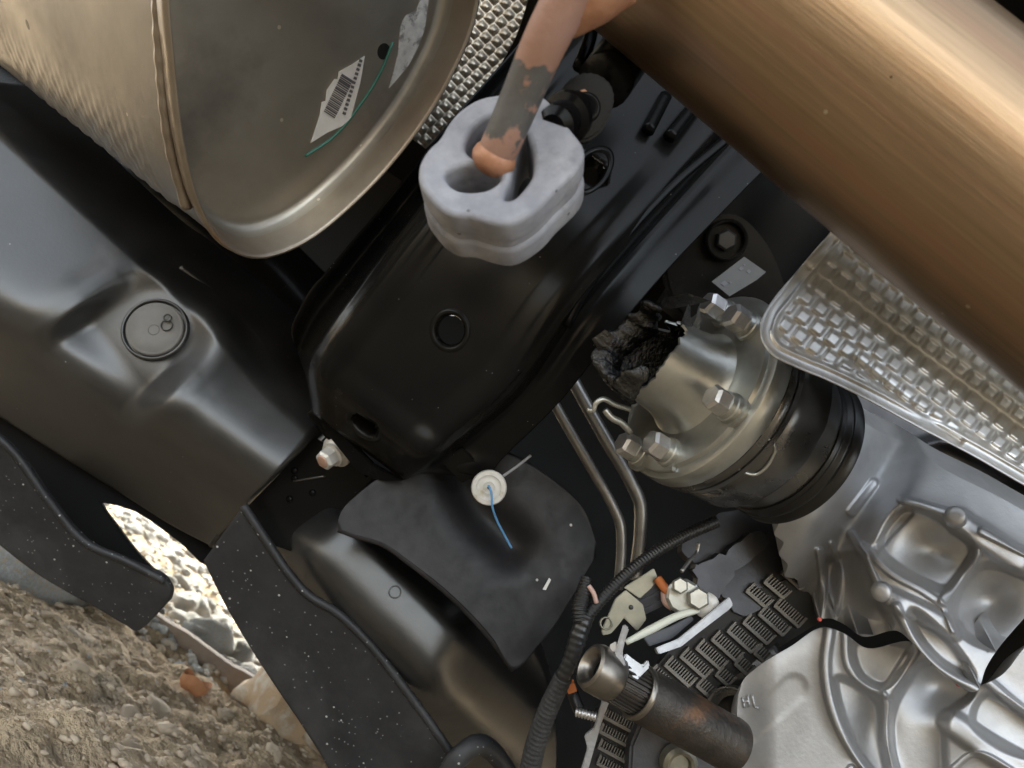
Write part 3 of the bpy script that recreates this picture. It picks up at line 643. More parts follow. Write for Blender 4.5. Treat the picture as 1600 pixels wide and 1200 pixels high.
# greasy torn rubber around the broken mouth
tor = []; mouth = fo+fx*.046+V(-.002, -.006, 0)
a1, a2 = perp(fx); nu, nv = 90, 22
er = unit(RX-np.dot(RX, fx)*fx); eu = np.cross(fx, er); eu = eu if np.dot(eu, UY) > 0 else -eu
for i in range(nu):
    a = math.radians(28)+math.radians(250)*i/(nu-1); f_ = i/(nu-1)
    rr_ = .0265+.0035*fbm((math.cos(a)*2, math.sin(a)*2, 4), 1.0)
    c = fo+fx*(.046+.004*math.sin(a*3.1)) + rr_*(math.cos(a)*er+math.sin(a)*eu)
    rad = unit(c-fo-fx*.046); wv = .0062*(1-.8*abs(2*f_-1)**4)
    for j in range(nv):
        b = 2*math.pi*j/nv; p = c + wv*(math.cos(b)*rad*.8+math.sin(b)*fx*1.9)
        tor.append(c+(p-c)*(1+.55*fbm(p, 70, 2)+.10*fbm(p, 240, 2)))
mesh('torn_grease_boot', np.array(tor), gridf(nu, nv, False, True)+[tuple(range(nv)), tuple(range((nu-1)*nv, nu*nv))], M['grease'], dj)
# shards of the ripped boot
def shard(pts, mat, nm, d0):
    g = G(); q = [P(x, y, d) for x, y, d in pts]
    v, f = plate_bm(q, fw*.0012); return mesh(nm, v, f, mat, dj, False)
shard([(1062, 552, .452), (1058, 528, .446), (1066, 500, .443), (1074, 478, .445), (1078, 470, .45), (1080, 500, .449), (1082, 515, .45), (1075, 530, .453)], M['grease'], 'torn_shard', 0)
shard([(1082, 545, .458), (1078, 520, .452), (1088, 495, .452), (1092, 478, .455), (1096, 500, .458), (1090, 530, .46)], M['can'], 'torn_shard', 0)
shard([(1010, 480, .47), (1040, 465, .465), (1075, 458, .462), (1110, 470, .465), (1085, 476, .467), (1050, 482, .47)], M['grease'], 'torn_shard', 0)
shard([(935, 548, .46), (925, 530, .455), (945, 515, .452), (960, 525, .452), (950, 545, .455)], M['grease'], 'torn_shard', 0)
v, f, u = tube(Pv([(918, 640, .45), (926, 642, .449), (931, 630, .448), (940, 624, .448), (960, 632, .452), (985, 640, .46)]), .0016, 8, sm=30)
mesh('bent_wire', v, f, M['zinc'], dj)
v, f, u = tube(Pv([(945, 640, .452), (955, 652, .453), (970, 660, .456), (985, 675, .46)]), .0022, 8, sm=16)
mesh('bent_wire', v, f, M['zinc'], dj)
# joint can, tab, seal
def squeeze(pr): return [(-.0125+(s+.0125)*.86, r) for s, r in pr]
mesh('joint_ring', *lathe(fo, fx, squeeze([(-.0125, .0620), (-.014, .0628), (-.018, .0626), (-.0185, .0612), (-.020, .0612), (-.0205, .0622), (-.0245, .0618), (-.0255, .0605)]), N96), M['can'], dj, True, 40)
mesh('joint_can', *lathe(fo, fx, squeeze([(-.025, .0597), (-.0262, .0603), (-.034, .0597), (-.056, .0586), (-.058, .0574), (-.0585, .050)]), N96), M['can'], dj, True, 40)
mesh('inner_can', *lathe(fo, fx, squeeze([(-.057, .0520), (-.078, .0508), (-.079, .048)]), N96), M['can'], dj, True, 40)
mesh('seal_ring', *lathe(fo, fx, squeeze([(-.077, .0485), (-.078, .0520), (-.081, .0524), (-.083, .0506), (-.085, .0506), (-.087, .0526), (-.090, .0526), (-.092, .0506), (-.094, .0526), (-.100, .0528), (-.101, .045)]), N96), M['seal'], dj, True, 50)
def oncan(px, py, r):                          # point where a sight line first meets the can's cylinder
    d = fw + RX*(px-800)/FPX - UY*(py-600)/FPX
    a = d-np.dot(d, fx)*fx; b = (CAM-fo)-np.dot(CAM-fo, fx)*fx
    A = a@a; B = 2*a@b; C_ = b@b-r*r; disc = max(B*B-4*A*C_, 0)
    return CAM + d*((-B-math.sqrt(disc))/(2*A))
tabp = crv([(1206, 656), (1197, 668), (1193, 680), (1203, 688), (1211, 700), (1205, 718), (1193, 734), (1181, 741), (1163, 738), (1151, 730)], 60)
mesh('crimped_tab', *tube([oncan(a, b, .0606) for a, b in tabp], .0010, 8)[:2], M['zinc'], dj)
for (x, y) in ((1115, 768),):
    c = oncan(x, y, .0600); nn_ = unit((c-fo)-np.dot(c-fo, fx)*fx)
    mesh('stamp_mark', *lathe(c, nn_, [(-.001, .0055), (.0005, .0052), (.0006, .0045), (-.001, .0042)], 24), M['can'], dj)
# flange bolts: hex head, collar and curved washer plate each
bpos = [(1108, 474), (1133, 505), (1093, 606), (1022, 684), (972, 696)]
hm = None
face = fo+fx*.001
for k, (x, y) in enumerate(bpos):
    top = RP(x, y, fo+fx*.017, fx); rad = (top-fo)-np.dot(top-fo, fx)*fx
    rr = float(np.clip(np.linalg.norm(rad), .0475, .054)); base = fo + unit(rad)*rr + fx*.0005
    if hm is None:
        g = G(); g.add(*hexhead(np.array((0, 0, .008)), np.array((0, 0, 1.0)), .0078, .0125, .16)); 
        hm = mesh('bolt', np.vstack(g.v), g.f, M['boltm'], None, False); me_h = hm.data; bpy.data.objects.remove(hm)
        cmo = mesh('c', *lathe((0, 0, 0), (0, 0, 1), [(0, .0115), (.0025, .0115), (.0028, .0092), (.0055, .0090), (.006, .0082), (.009, .0080), (.0095, .006)], 32, True, True), M['zinc'], None, True, 40); me_c = cmo.data; oc = ORG[cmo.name]; bpy.data.objects.remove(cmo)
    rot = Vector(fx).to_track_quat('Z', 'Y').to_matrix().to_4x4() @ Matrix.Rotation(.4*k+.2, 4, 'Z')
    b = bpy.data.objects.new('bolt', me_h); col.objects.link(b); b.parent = dj
    b.matrix_local = Matrix.Translation(Vector(base-ORG[dj.name]+fx*.0143)) @ rot
    c = bpy.data.objects.new('bolt_collar', me_c); col.objects.link(c); c.parent = b
    c.matrix_local = Matrix.Translation(Vector((0, 0, -.0143+float(oc[2]))))
for (i0, i1) in ((0, 1), (3, 4)):
    p0, p1 = [RP(*bpos[i], fo+fx*.017, fx) for i in (i0, i1)]
    q = []
    for p in (p0, p1):
        rd_ = unit((p-fo)-np.dot(p-fo, fx)*fx); q.append(rd_)
    m_ = unit(q[0]+q[1]); arcd = [unit(q[0]*(1-t)+q[1]*t) for t in np.linspace(-.25, 1.25, 12)]
    pts = [fo+a*.0595+fx*.0032 for a in arcd]+[fo+a*.047+fx*.0036 for a in arcd[::-1]]
    v, f = plate_bm(pts, -fx*.0025, .0005); mesh('washer_plate', v, f, M['zinc'], dj, True, 35)

# ------------------------------------------------------------------ right-hand mount in the dark, with tag
mt = thing('rubber_mount', P(1140, 390, .62), 'dark round rubber mount with a recessed bolt and grey part tag', 'mount')
mn = unit(V(-.05, -.12, 1)); mc = P(1135, 375, .60)
plate('mount_ear', crv([(1040, 400), (1090, 350), (1150, 335), (1195, 375), (1225, 440), (1230, 500), (1160, 520), (1060, 480)], 48, True), mc-mn*.006, mn, .02, M['black'], mt, .002)
mesh('mount_ring', *lathe(mc, mn, [(-.006, .0165), (.003, .0162), (.0042, .0150), (.003, .0135), (-.004, .0128), (-.004, .001)], 48, False, True), M['black'], mt, True, 40)
mesh('mount_bolt', *hexhead(mc-mn*.004, mn, .0085, .006), M['seal'], mt, False)
tn_ = unit(V(.1, .05, 1))
tg = plate('part_tag', [(1112, 440), (1163, 401), (1197, 425), (1183, 437), (1140, 463)], P(1155, 433, .575), tn_, .0008, M['tagp'], mt)
g = G()
for x, y, w in ((1132, 443, 6), (1141, 441, 3), (1158, 420, 4), (1170, 424, 4), (1163, 414, 2)):
    g.add(*plate_bm([RP(a, b, P(1155, 433, .5745), tn_) for a, b in ((x-w, y), (x, y-w*.8), (x+w, y), (x, y+w*.8))], -tn_*.0002))
pr = g.build('print', M['ink'], mt, False); pr['kind'] = 'stuff'
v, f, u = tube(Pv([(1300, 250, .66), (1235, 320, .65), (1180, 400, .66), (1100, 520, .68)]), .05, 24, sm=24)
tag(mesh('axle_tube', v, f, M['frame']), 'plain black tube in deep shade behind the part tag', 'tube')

# ------------------------------------------------------------------ embossed heat shields
def shield_grid(A, B, dep, n, m, mat, name, parent, thick=.0012):
    v, f = relief(A, B, dep, n, m, fw, thick=thick); return mesh(name, v, f, mat, parent)
hs = thing('heat_shield', P(1400, 560, .39), 'bright embossed aluminium heat shield below the bronze pipe', 'heat shield')
sa = np.array((.80, .60)); sb = np.array((.60, -.80))     # along and across, in pixels
def hs_d(x, y, t, s):
    a = (x-1200)*sa[0]+(y-520)*sa[1]; b = (x-1200)*sb[0]+(y-520)*sb[1]
    # signed distance inwards from hem
    hem = np.minimum(pdist(x, y, HSB, 60), pdist(x, y, HSL, 40))
    w = sstep(22, 34, hem)
    d = .372 + .00006*a + .00028*np.minimum(b, 118)
    bf = 118 + 0*a
    d = d + .006*sstep(bf-26, bf, b) - .034*sstep(bf+2, bf+70, b)       # folded trough along the pipe
    row = np.round(b/27.0)
    ph = a/29.0 + .5*(row % 2)
    cell = np.clip(1.9*np.abs(np.cos(math.pi*ph))-.35, 0, 1)*np.clip(1.9*np.cos(math.pi*(b/27.0-row))-.35, 0, 1)
    d = d - w*.0036*cell + w*.0012
    d = d + .002*np.sin(a/60.0+b/35.0)*w*.6 + .0015*(1-w)*0
    d = d - .0022*np.exp(-((hem-19)/4.0)**2) - .0016*np.exp(-((hem-2)/4.0)**2)
    d = d + .003*ridge(x, y, [(1330, 560), (1420, 630), (1500, 690)], 6)
    return d
HSB = [(1188, 505), (1190, 530), (1205, 553), (1240, 572), (1290, 593), (1350, 622), (1430, 665), (1520, 712), (1600, 758), (1700, 812)]
HSL = [(1188, 515), (1196, 488), (1220, 455), (1262, 402), (1300, 360), (1325, 335)]
HSA = [(1189, 500), (1204, 474), (1245, 424), (1290, 372), (1328, 333), (1400, 385), (1500, 470), (1620, 560), (1700, 630), (1780, 700)]
def hs_build():
    v, f = relief(HSA, HSB, hs_d, 330, 190, fw, thick=.0012); return mesh('embossed_sheet', v, f, M['foil'], hs)
hs_build()
h2 = thing('tunnel_heat_shield', P(740, 100, .62), 'dull brown embossed heat shield between muffler and rubber hanger', 'heat shield')
def h2_d(x, y, t, s):
    a = (x-740)*.72+(y-100)*-.69; b = (x-740)*.69+(y-100)*.72
    row = np.round(b/17.0); ph = a/17.0+.5*(row % 2)
    cell = np.abs(np.cos(math.pi*ph))*np.cos(math.pi*(b/17.0-row))
    return .60 - .003*cell + .00010*b + .02*ridge(x, y, [(770, 40), (740, 90)], 10)*0
v, f = relief([(900, -140), (840, -40), (800, 70), (745, 150), (665, 232)], [(640, -140), (610, -40), (600, 60), (590, 120), (628, 205)], h2_d, 240, 190, fw, thick=.0012)
mesh('embossed_sheet', v, f, M['foil2'], h2)

# ------------------------------------------------------------------ gear case
def rib(x, y, poly, w): q = pdist(x, y, poly)/w; return .75*np.exp(-(q*1.05)**6)+.25*np.exp(-(q/1.8)**2)
gc = thing('gearbox_case', P(1400, 880, .5), 'ribbed silver cast aluminium gearbox case broken along its lower edge', 'gearbox')
RU = [([(1281, 862), (1286, 900), (1279, 968)], 7, .008), ([(1330, 835), (1350, 870), (1374, 922)], 7, .007), ([(1390, 935), (1440, 958), (1488, 985)], 17, .012),
      ([(1346, 850), (1385, 890), (1450, 928), (1472, 945), (1490, 985)], 6, .005), ([(1400, 948), (1428, 1000), (1475, 1048), (1528, 1078)], 7, .013),
      ([(1408, 780), (1450, 792), (1500, 806)], 7, .008), ([(1498, 815), (1545, 845), (1592, 878)], 20, .014), ([(1525, 866), (1475, 938)], 9, .006),
      ([(1300, 850), (1312, 890), (1308, 960)], 5, .004), ([(1330, 800), (1365, 755)], 8, .005), ([(1535, 830), (1600, 862), (1680, 900)], 7, .008), ([(1420, 800), (1370, 855)], 8, -.004)]
def pocket(x, y, poly, e):
    q = crv(poly, 48, True); ins = np.zeros(np.shape(x), bool)
    for (x0, y0), (x1, y1) in zip(q, np.roll(q, -1, axis=0)):
        c_ = ((y0 > y) != (y1 > y)) & (x < (x1-x0)*(y-y0)/(y1-y0+1e-12)+x0); ins ^= c_
    d_ = pdist(x, y, np.vstack([q, q[:1]]), 97); return sstep(-e, e, np.where(ins, d_, -d_))
PU = [([(1410, 795), (1475, 815), (1520, 860), (1480, 920), (1455, 915), (1385, 872), (1375, 850)], .010), ([(1530, 885), (1600, 900), (1640, 930), (1560, 1010), (1500, 985), (1490, 950)], .012), ([(1292, 880), (1340, 868), (1362, 925), (1385, 960), (1390, 980), (1345, 985), (1310, 965)], .009), ([(1425, 955), (1480, 998), (1520, 1060), (1470, 1035), (1430, 985)], .008)]
PL = [([(1335, 1005), (1425, 1015), (1382, 1072), (1345, 1055)], .008), ([(1405, 1085), (1450, 1035), (1520, 1080), (1480, 1120), (1470, 1240), (1415, 1240), (1392, 1140)], .011), ([(1308, 1060), (1370, 1098), (1378, 1160), (1385, 1230), (1330, 1155)], .006), ([(1540, 1085), (1640, 1160), (1600, 1180), (1520, 1130)], .006)]
def up_d(x, y, t, s):
    c = (x-1275)*-.5+(y-725)*.86; a = (x-1275)*.86+(y-725)*.5
    d = .512 - .00012*(y-850) + .10*(c/150.0)**2*.28*np.exp(-(a/230)**2) + .00001*a
    d = d + .030*np.exp(-((a-95)/34)**2) - .018*sstep(60, 230, a) + .014*np.exp(-(((x-1450)/45)**2+((y-860)/38)**2)) + .02*np.exp(-(((x-1540)/50)**2+((y-940)/45)**2))
    for pp_, h_ in PU: d = d + h_*pocket(x, y, pp_, 9)
    d = d + .00014*softplus(-c-30, 10) + .010*np.exp(-(((x-1330)/26)**2+((y-930)/40)**2))
    for poly, w, h in RU: d = d - h*.8*rib(x, y, poly, w)
    return d
UA = [(1345, 655), (1370, 672), (1410, 690), (1480, 735), (1560, 775), (1640, 820), (1700, 850)]
UB = [(1208, 800), (1217, 814), (1210, 836), (1224, 848), (1217, 866), (1231, 884), (1226, 900), (1245, 906), (1250, 922), (1264, 927), (1280, 966), (1300, 967), (1318, 975), (1346, 994), (1405, 987), (1425, 1004), (1478, 1058), (1526, 1080), (1540, 1045), (1600, 966), (1690, 880)]
v, f = relief(UA, UB, up_d, 300, 260, V(.2, .5, -1), thick=.03)
mesh('upper_casting', v, f, M['alu'], gc)
for x, y, r, ax in ((1376, 925, .0062, (-.5, .2, .84)), (1492, 806, .0062, (-.5, .3, .8))):
    c = P(x, y, float(up_d(np.float64(x), np.float64(y), 0, 0))-.003); ax = unit(V(*ax))
    mesh('cast_boss', *lathe(c-ax*.008, ax, [(0, r*1.1), (.008, r), (.0095, r*.85), (.010, r*.3)], 28, False, True), M['alu'], gc)
RL = [([(1296, 985), (1290, 1040), (1302, 1110), (1335, 1175), (1390, 1240)], 8, .010), ([(1320, 985), (1328, 1045), (1352, 1070), (1380, 1086), (1384, 1140), (1402, 1210)], 6, .006),
      ([(1432, 1008), (1386, 1082)], 10, .007), ([(1485, 1128), (1540, 1165), (1620, 1210)], 20, .012), ([(1540, 1062), (1600, 1112), (1680, 1160)], 8, .008), ([(1490, 1200), (1515, 1180), (1600, 1215)], 5, .005), ([(1240, 1075), (1170, 1140)], 22, -.002), ([(1330, 1200), (1300, 1240)], 6, .005)]
def lo_d(x, y, t, s):
    d = .505 + .00004*(1400-x) - .00008*(y-1000) + .016*np.exp(-(((x-1360)/30)**2+((y-1130)/60)**2))*.5 + .010*np.exp(-(((x-1460)/45)**2+((y-1070)/40)**2))
    d = d + softplus(-((x-1160)*.5+(y-1085)*.87)*1.0-20, 10)*.0002 + .008*sstep(1215, 1150, x)
    for pp_, h_ in PL: d = d + h_*pocket(x, y, pp_, 8)
    for poly, w, h in RL: d = d - h*.8*rib(x, y, poly, w)
    return d
LA = [(1154, 1085), (1162, 1062), (1180, 1045), (1235, 1010), (1290, 980), (1318, 989), (1350, 1011), (1425, 1003), (1480, 1045), (1530, 1070), (1560, 1058), (1605, 1008), (1700, 950)]
LB = [(1153, 1092), (1152, 1110), (1154, 1140), (1156, 1180), (1150, 1260), (1250, 1280), (1350, 1280), (1450, 1280), (1520, 1280), (1580, 1280), (1620, 1280), (1660, 1280), (1720, 1280)]
v, f = relief(LA, LB, lo_d, 300, 220, V(.1, -.7, -1), thick=.03)
mesh('lower_casting', v, f, M['alu'], gc)
for x, y, w in ((1281, 968, 4), (1498, 1070, 5)):
    c = P(x, y, .488); mesh('red_mark', *lathe(c, V(0, 0, 1), [(-.001, .0014), (.0005, .0012), (.0006, .0006)], 9, False, True), M['red'], gc)
for x0, y0, x1, y1 in ((1160, 1090, 1163, 1106), (1168, 1086, 1171, 1104), (1160, 1098, 1170, 1095), (1175, 1086, 1179, 1105), (1179, 1105, 1185, 1106)):
    v, f, u = tube(Pv([(x0, y0, float(lo_d(np.float64(x0), np.float64(y0), 0, 0))-.0003), (x1, y1, float(lo_d(np.float64(x1), np.float64(y1), 0, 0))-.0003)]), .0009, 6, sm=4)
    mesh('cast_mark', v, f, M['alu'], gc)
# darker housing behind the case
rh = thing('rear_housing', P(1480, 700, .6), 'dark cast housing with a raised rib behind the heat shield', 'housing')
def rh_d(x, y, t, s): return .60 + .00012*(700-y) - .016*ridge(x, y, [(1395, 690), (1430, 698), (1470, 690), (1530, 715), (1600, 752)], 8) + .03*np.exp(-(((x-1550)/60)**2+((y-790)/40)**2))
v, f = relief([(1290, 560), (1450, 600), (1700, 700)], [(1300, 740), (1480, 860), (1720, 960)], rh_d, 70, 60, fw, thick=.04)
mesh('cast_body', v, f, M['aludark'], rh)
# splintered dark casting beside the joint
def jagged(pts, amp, n):
    c = crv(pts, n, True); return [(x+rng.normal()*amp, y+rng.normal()*amp) for x, y in c]
jc = thing('broken_casting', P(1180, 860, .6), 'dark splintered casting between joint can and slotted cover', 'casting')
plate('splintered_piece', jagged([(1065, 860), (1100, 820), (1180, 790), (1260, 790), (1290, 860), (1275, 930), (1225, 925), (1160, 960), (1110, 900)], 2.6, 60), P(1180, 860, .575), unit(V(.1, .35, .9)), .012, M['aludark'], jc, .001)
plate('splintered_piece', jagged([(1085, 890), (1130, 865), (1190, 830), (1200, 850), (1150, 895), (1118, 935), (1095, 915)], 2.4, 44), P(1140, 880, .560), unit(V(.2, .2, .95)), .008, M['aludark'], jc, .001)
# ------------------------------------------------------------------ splined shaft
sx_ = unit(P(1150, 1168, .47)-P(922, 1040, .44)); s0 = P(925, 1041, .44)
sh = thing('splined_shaft', s0, 'rusty steel shaft stub with a splined tip and bright collar', 'shaft')
mesh('end_collar', *lathe(s0, sx_, [(.006, .0062), (.002, .0066), (-.001, .0088), (-.002, .0108), (-.001, .0130), (.002, .0140), (.015, .0140), (.0165, .013), (.017, .010)], 56), M['shaftbright'], sh, True, 40)
mesh('collar_bore', *lathe(s0, sx_, [(.006, .0064), (.009, .0062), (.009, .001)], 40, False, True), M['seal'], sh)
mesh('splined_tip', *lathe(s0, sx_, [(.016, .0105), (.0165, .0128), (.034, .0130), (.036, .0125)], 240, False, False, None, lambda s, t: .0006*np.sign(np.sin(t*30))*np.ones_like(s)), M['shaft'], sh, False)
mesh('tube_wall', *lathe(s0, sx_, [(.034, .0125), (.034, .0150), (.035, .0158), (.05, .0161), (.10, .0161), (.108, .0165), (.111, .0161), (.112, .014)], 64, False, True), M['shaft'], sh, True, 40)
mesh('shaft_lip', *lathe(s0, sx_, [(.0335, .0138), (.0330, .0155), (.0345, .0163), (.0365, .0160)], 64), M['shaftbright'], sh)
# ------------------------------------------------------------------ slotted covers
sc1 = thing('slotted_cover', P(1150, 1000, .56), 'dark cover with louvred slots behind the splined shaft', 'slotted cover')
gn = unit(V(.05, .15, 1)); go = P(1150, 1000, .555)
plate('backing', [(1010, 1060), (1060, 1000), (1160, 930), (1300, 880), (1300, 960), (1220, 1010), (1120, 1075), (1050, 1120)], go-gn*.003, gn, .006, M['grilleback'], sc1)
def slot(c, u, w, o, n, parent, bars=9, mat=None):
    """one louvred slot: frame bars along both sides and fine cross bars"""
    g = G(); u = np.array(u, float); w = np.array(w, float); c = np.array(c, float)
    def bar(p, q, wd, h):
        p, q = np.array(p), np.array(q); d = q-p; nrm = np.array((-d[1], d[0])); nrm = nrm/np.linalg.norm(nrm)*wd
        v, f = plate_bm([RP(*x, o+n*h, n) for x in (p-nrm, q-nrm, q+nrm, p+nrm)], -n*.003); g.add(v, f)
    bar(c-u-w, c+u-w, 2.6, .0012)
    bar(c-u-w, c-u+w, 1.2, .0008); bar(c+u-w, c+u+w, 1.2, .0008)
    for k in range(bars):
        t = -1+2*(k+.5)/bars
        bar(c+u*t-w*.8, c+u*t+w*.8, .9, .0004)
    return g.build('louvre', mat or M['grille'], parent, False)
for k in range(9):
    f_ = k/8.0; slot((1040+196*f_, 1062-106*f_), (19, 17), (6.5, -7), go, gn, sc1, 11)
for k in range(4):
    slot((1188+28*k, 930-14*k), (15, 13), (6.5, -6), go, gn, sc1, 8)
for k in range(5): slot((1075+30*k, 1090-17*k), (10, 9), (6.5, -7), go, gn, sc1, 6)
sc2 = thing('slotted_cover', P(960, 1150, .5), 'dark cover with long slots and pale torn rim beneath splined shaft', 'slotted cover')
go2 = P(960, 1150, .52); gn2 = unit(V(-.05, .1, 1))
plate('backing', [(930, 1110), (952, 1098), (1000, 1110), (1080, 1170), (1080, 1290), (905, 1290), (915, 1190)], go2-gn2*.003, gn2, .006, M['grilleback'], sc2)
for k in range(6): slot((968-2*k, 1125+25*k), (26, 14), (3, -7), go2, gn2, sc2, 13)
plate('torn_rim', [(942, 1092), (952, 1098), (940, 1130), (930, 1165), (920, 1200), (905, 1250), (900, 1230), (918, 1170), (913, 1150), (928, 1138)], go2+gn2*.002, gn2, .004, M['greyc'], sc2, .0006)
# grey cast foot below the shaft
ft = thing('cast_foot', P(1040, 1170, .5), 'grey cast foot with a pale boss under rusty shaft', 'casting')
plate('foot_face', [(1000, 1130), (1060, 1150), (1090, 1175), (1160, 1190), (1165, 1260), (980, 1260), (985, 1165)], P(1050, 1180, .505), unit(V(.05, .2, 1)), .02, M['aludark'], ft, .002)
mesh('foot_boss', *lathe(P(1062, 1195, .498), V(.1, .1, 1), [(-.006, .012), (.002, .0115), (.004, .009), (.003, .007), (0, .006), (0, .001)], 32, False, True), M['olive'], ft, True, 40)
# ------------------------------------------------------------------ dark round hub behind shaft
v, f, u = tube(Pv([(1090, 1110, .60), (1150, 1060, .58), (1215, 1030, .58)]), [.02, .026, .03], 20, sm=16)
tag(mesh('dark_hose', v, f, M['conduit']), 'fat black hose between slotted cover and gearbox case', 'hose')
mesh_ = mesh('seal_ring', *lathe(P(1143, 1120, .53), V(-.6, .3, .7), [(-.006, .014), (0, .017), (.003, .0185), (.002, .020), (-.006, .0205)], 40), M['can'])
tag(mesh_, 'thin dark metal ring at the root of the splined shaft', 'ring')

# ------------------------------------------------------------------ bracket with connector cluster
bk = thing('sensor_bracket', P(990, 950, .52), 'olive metal bracket with a slotted ear behind the wire conduit', 'bracket')
kn = unit(V(.05, .2, 1)); ko = P(990, 950, .515)
plate('bracket_sheet', [(940, 985), (962, 935), (978, 922), (1005, 945), (1010, 968), (996, 986), (975, 965), (968, 975), (955, 990), (942, 993)], ko, kn, .003, M['olive'], bk, .0005)
plate('bracket_wing', [(975, 918), (1022, 888), (1030, 908), (1000, 935)], ko-kn*.008, kn, .003, M['olive'], bk, .0005)
mesh('slot_edge', *lathe(RP(947, 974, ko+kn*.0005, kn), kn, [(-.002, .0045), (.0006, .0044), (.0008, .0034), (-.002, .0032)], 24), M['olive'], bk)
mesh('rivet_hole', *lathe(RP(986, 949, ko+kn*.0003, kn), kn, [(0, .0016), (.0003, .0014), (.0003, .0005)], 14, False, True), M['seal'], bk)
cn2 = thing('wire_connector', P(1020, 930, .54), 'dark blue plug with orange and pink wires beside olive bracket', 'connector')
cu_ = unit(P(1035, 918, .53)-P(1000, 935, .53)); cv_ = unit(np.cross(kn, cu_))
mesh('plug_body', *box(P(1015, 930, .535), cu_*.011, cv_*.009, kn*.008), M['connector'], cn2, False)
for k in range(3):
    mesh('plug_rib', *box(P(1015, 930, .535)+cv_*(-.006+.006*k)+kn*.0085, cu_*.010, cv_*.0012, kn*.001), M['connector'], cn2, False)
v, f, u = tube(Pv([(1028, 905, .525), (1038, 918, .52), (1050, 930, .518)]), .0032, 10, sm=12); mesh('orange_wire', v, f, M['orange'], cn2)
v, f, u = tube(Pv([(1040, 925, .522), (1042, 940, .518), (1052, 948, .516)]), .0034, 10, sm=12); mesh('pink_wire', v, f, M['pink'], cn2)
ca = thing('bolted_clamp', P(1080, 935, .51), 'silver clamp with a hex bolt on a pale strip and grey channel', 'clamp')
kb = unit(V(-.1, .25, .95))
mesh('clamp_block', *lathe(P(1068, 932, .512), kb, [(-.006, .012), (.001, .0118), (.002, .010), (.002, .001)], 10, False, True), M['zinc'], ca, False)
mesh('clamp_bolt', *hexhead(P(1090, 935, .506), kb, .0075, .006), M['zinc'], ca, False)
mesh('clamp_bolt', *hexhead(P(1062, 915, .508), kb, .0055, .005), M['zinc'], ca, False)
mesh('clamp_washer', *lathe(P(1104, 946, .508), kb, [(-.004, .0085), (0, .0085), (.001, .007), (.001, .003)], 30, False, True), M['washer'], ca, True, 40)
v, f, u = tube(Pv([(978, 1004, .498), (1020, 982, .5), (1060, 962, .502), (1092, 953, .505)]), [.0018, .0028, .0026, .002], 10, sm=20); mesh('pale_strip', v, f, M['lever'], ca)
plate('grey_channel', [(1025, 1012), (1060, 998), (1085, 978), (1140, 932), (1146, 945), (1140, 952), (1090, 990), (1065, 1010), (1030, 1022)], P(1085, 980, .495), unit(V(.1, .4, .9)), .006, M['greyc'], ca, .0006)
plate('tape_strip', [(1005, 995), (1050, 978), (1080, 962), (1085, 968), (1050, 998), (1015, 1010)], P(1045, 985, .503), unit(V(.1, .3, .95)), .004, M['connector'], ca, .0005)
v, f, u = tube(Pv([(1065, 893, .53), (1078, 875, .54), (1090, 860, .55), (1092, 848, .55)]), .0014, 8, sm=16); mesh('clamp_wire', v, f, M['line'], ca)
al = thing('aluminium_splinter', P(975, 1035, .46), 'bright torn aluminium splinters wedged on the shaft collar', 'metal scrap')
plate('splinter', [(958, 1030), (966, 1000), (974, 975), (983, 982), (976, 1002), (972, 1022), (978, 1042), (966, 1052)], P(970, 1020, .437), unit(V(-.2, .2, .95)), .004, M['greyc'], al, .0008)
plate('splinter', [(968, 1050), (978, 1020), (990, 1030), (1005, 1040), (1013, 1030), (1016, 1042), (1000, 1058), (985, 1075), (972, 1068)], P(990, 1050, .438), unit(V(.1, .4, .9)), .005, M['greyc'], al, .0008)
plate('splinter', [(952, 1008), (962, 1002), (964, 1016), (955, 1022)], P(958, 1012, .440), unit(V(-.3, .2, .9)), .003, M['washer'], al, .0005)

# ------------------------------------------------------------------ wiring
wh = thing('wire_harness', P(900, 1010, .5), 'black corrugated wire conduit with taped lower end by the bracket', 'wire harness')
def conduit(pts, r, rib, name, mat, amp=.10):
    v, f, u = tube(Pv(pts), r, 14, sm=rib*4, fn=(lambda t: 1+amp*np.sin(t*2*math.pi*rib)) if amp else None)
    return mesh(name, v, f, mat, wh)
conduit([(1120, 815, .545), (1060, 842, .535), (1000, 880, .52), (950, 925, .508), (915, 965, .50)], .0040, 52, 'conduit', M['conduit'])
conduit([(916, 903, .51), (912, 925, .505), (906, 950, .50), (908, 972, .498)], [.0034, .0048, .0050, .0054], 14, 'branch_conduit', M['conduit'], .13)
conduit([(917, 960, .499), (905, 990, .497), (893, 1030, .495), (878, 1062, .495)], [.0052, .0060, .0055, .0056], 10, 'taped_joint', M['conduit'], .04)
conduit([(880, 1058, .495), (858, 1105, .50), (838, 1160, .505), (822, 1240, .51)], [.0060, .0066, .0070, .0072], 26, 'taped_tail', M['tape'], .03)
v, f, u = tube(Pv([(920, 915, .502), (928, 928, .50), (932, 942, .50)]), .0016, 8, sm=10); mesh('stray_wire', v, f, M['pink'], wh)
v, f, u = tube(Pv([(905, 1110, .51), (895, 1085, .515), (888, 1066, .52)]), .004, 8, sm=10); mesh('plug_lead', v, f, M['conduit'], wh)
mesh('wire_plug', *box(P(892, 1073, .505), V(.0028, .001, 0), V(-.001, .0028, 0), V(0, 0, .003)), M['orange'], wh, False)
v, f, u = tube(Pv([(900, 1112, .50), (915, 1116, .498), (930, 1120, .498)]), .0028, 10, sm=24, fn=lambda t: 1+.2*np.sin(t*40)); mesh('threaded_stud', v, f, M['boltm'], wh)

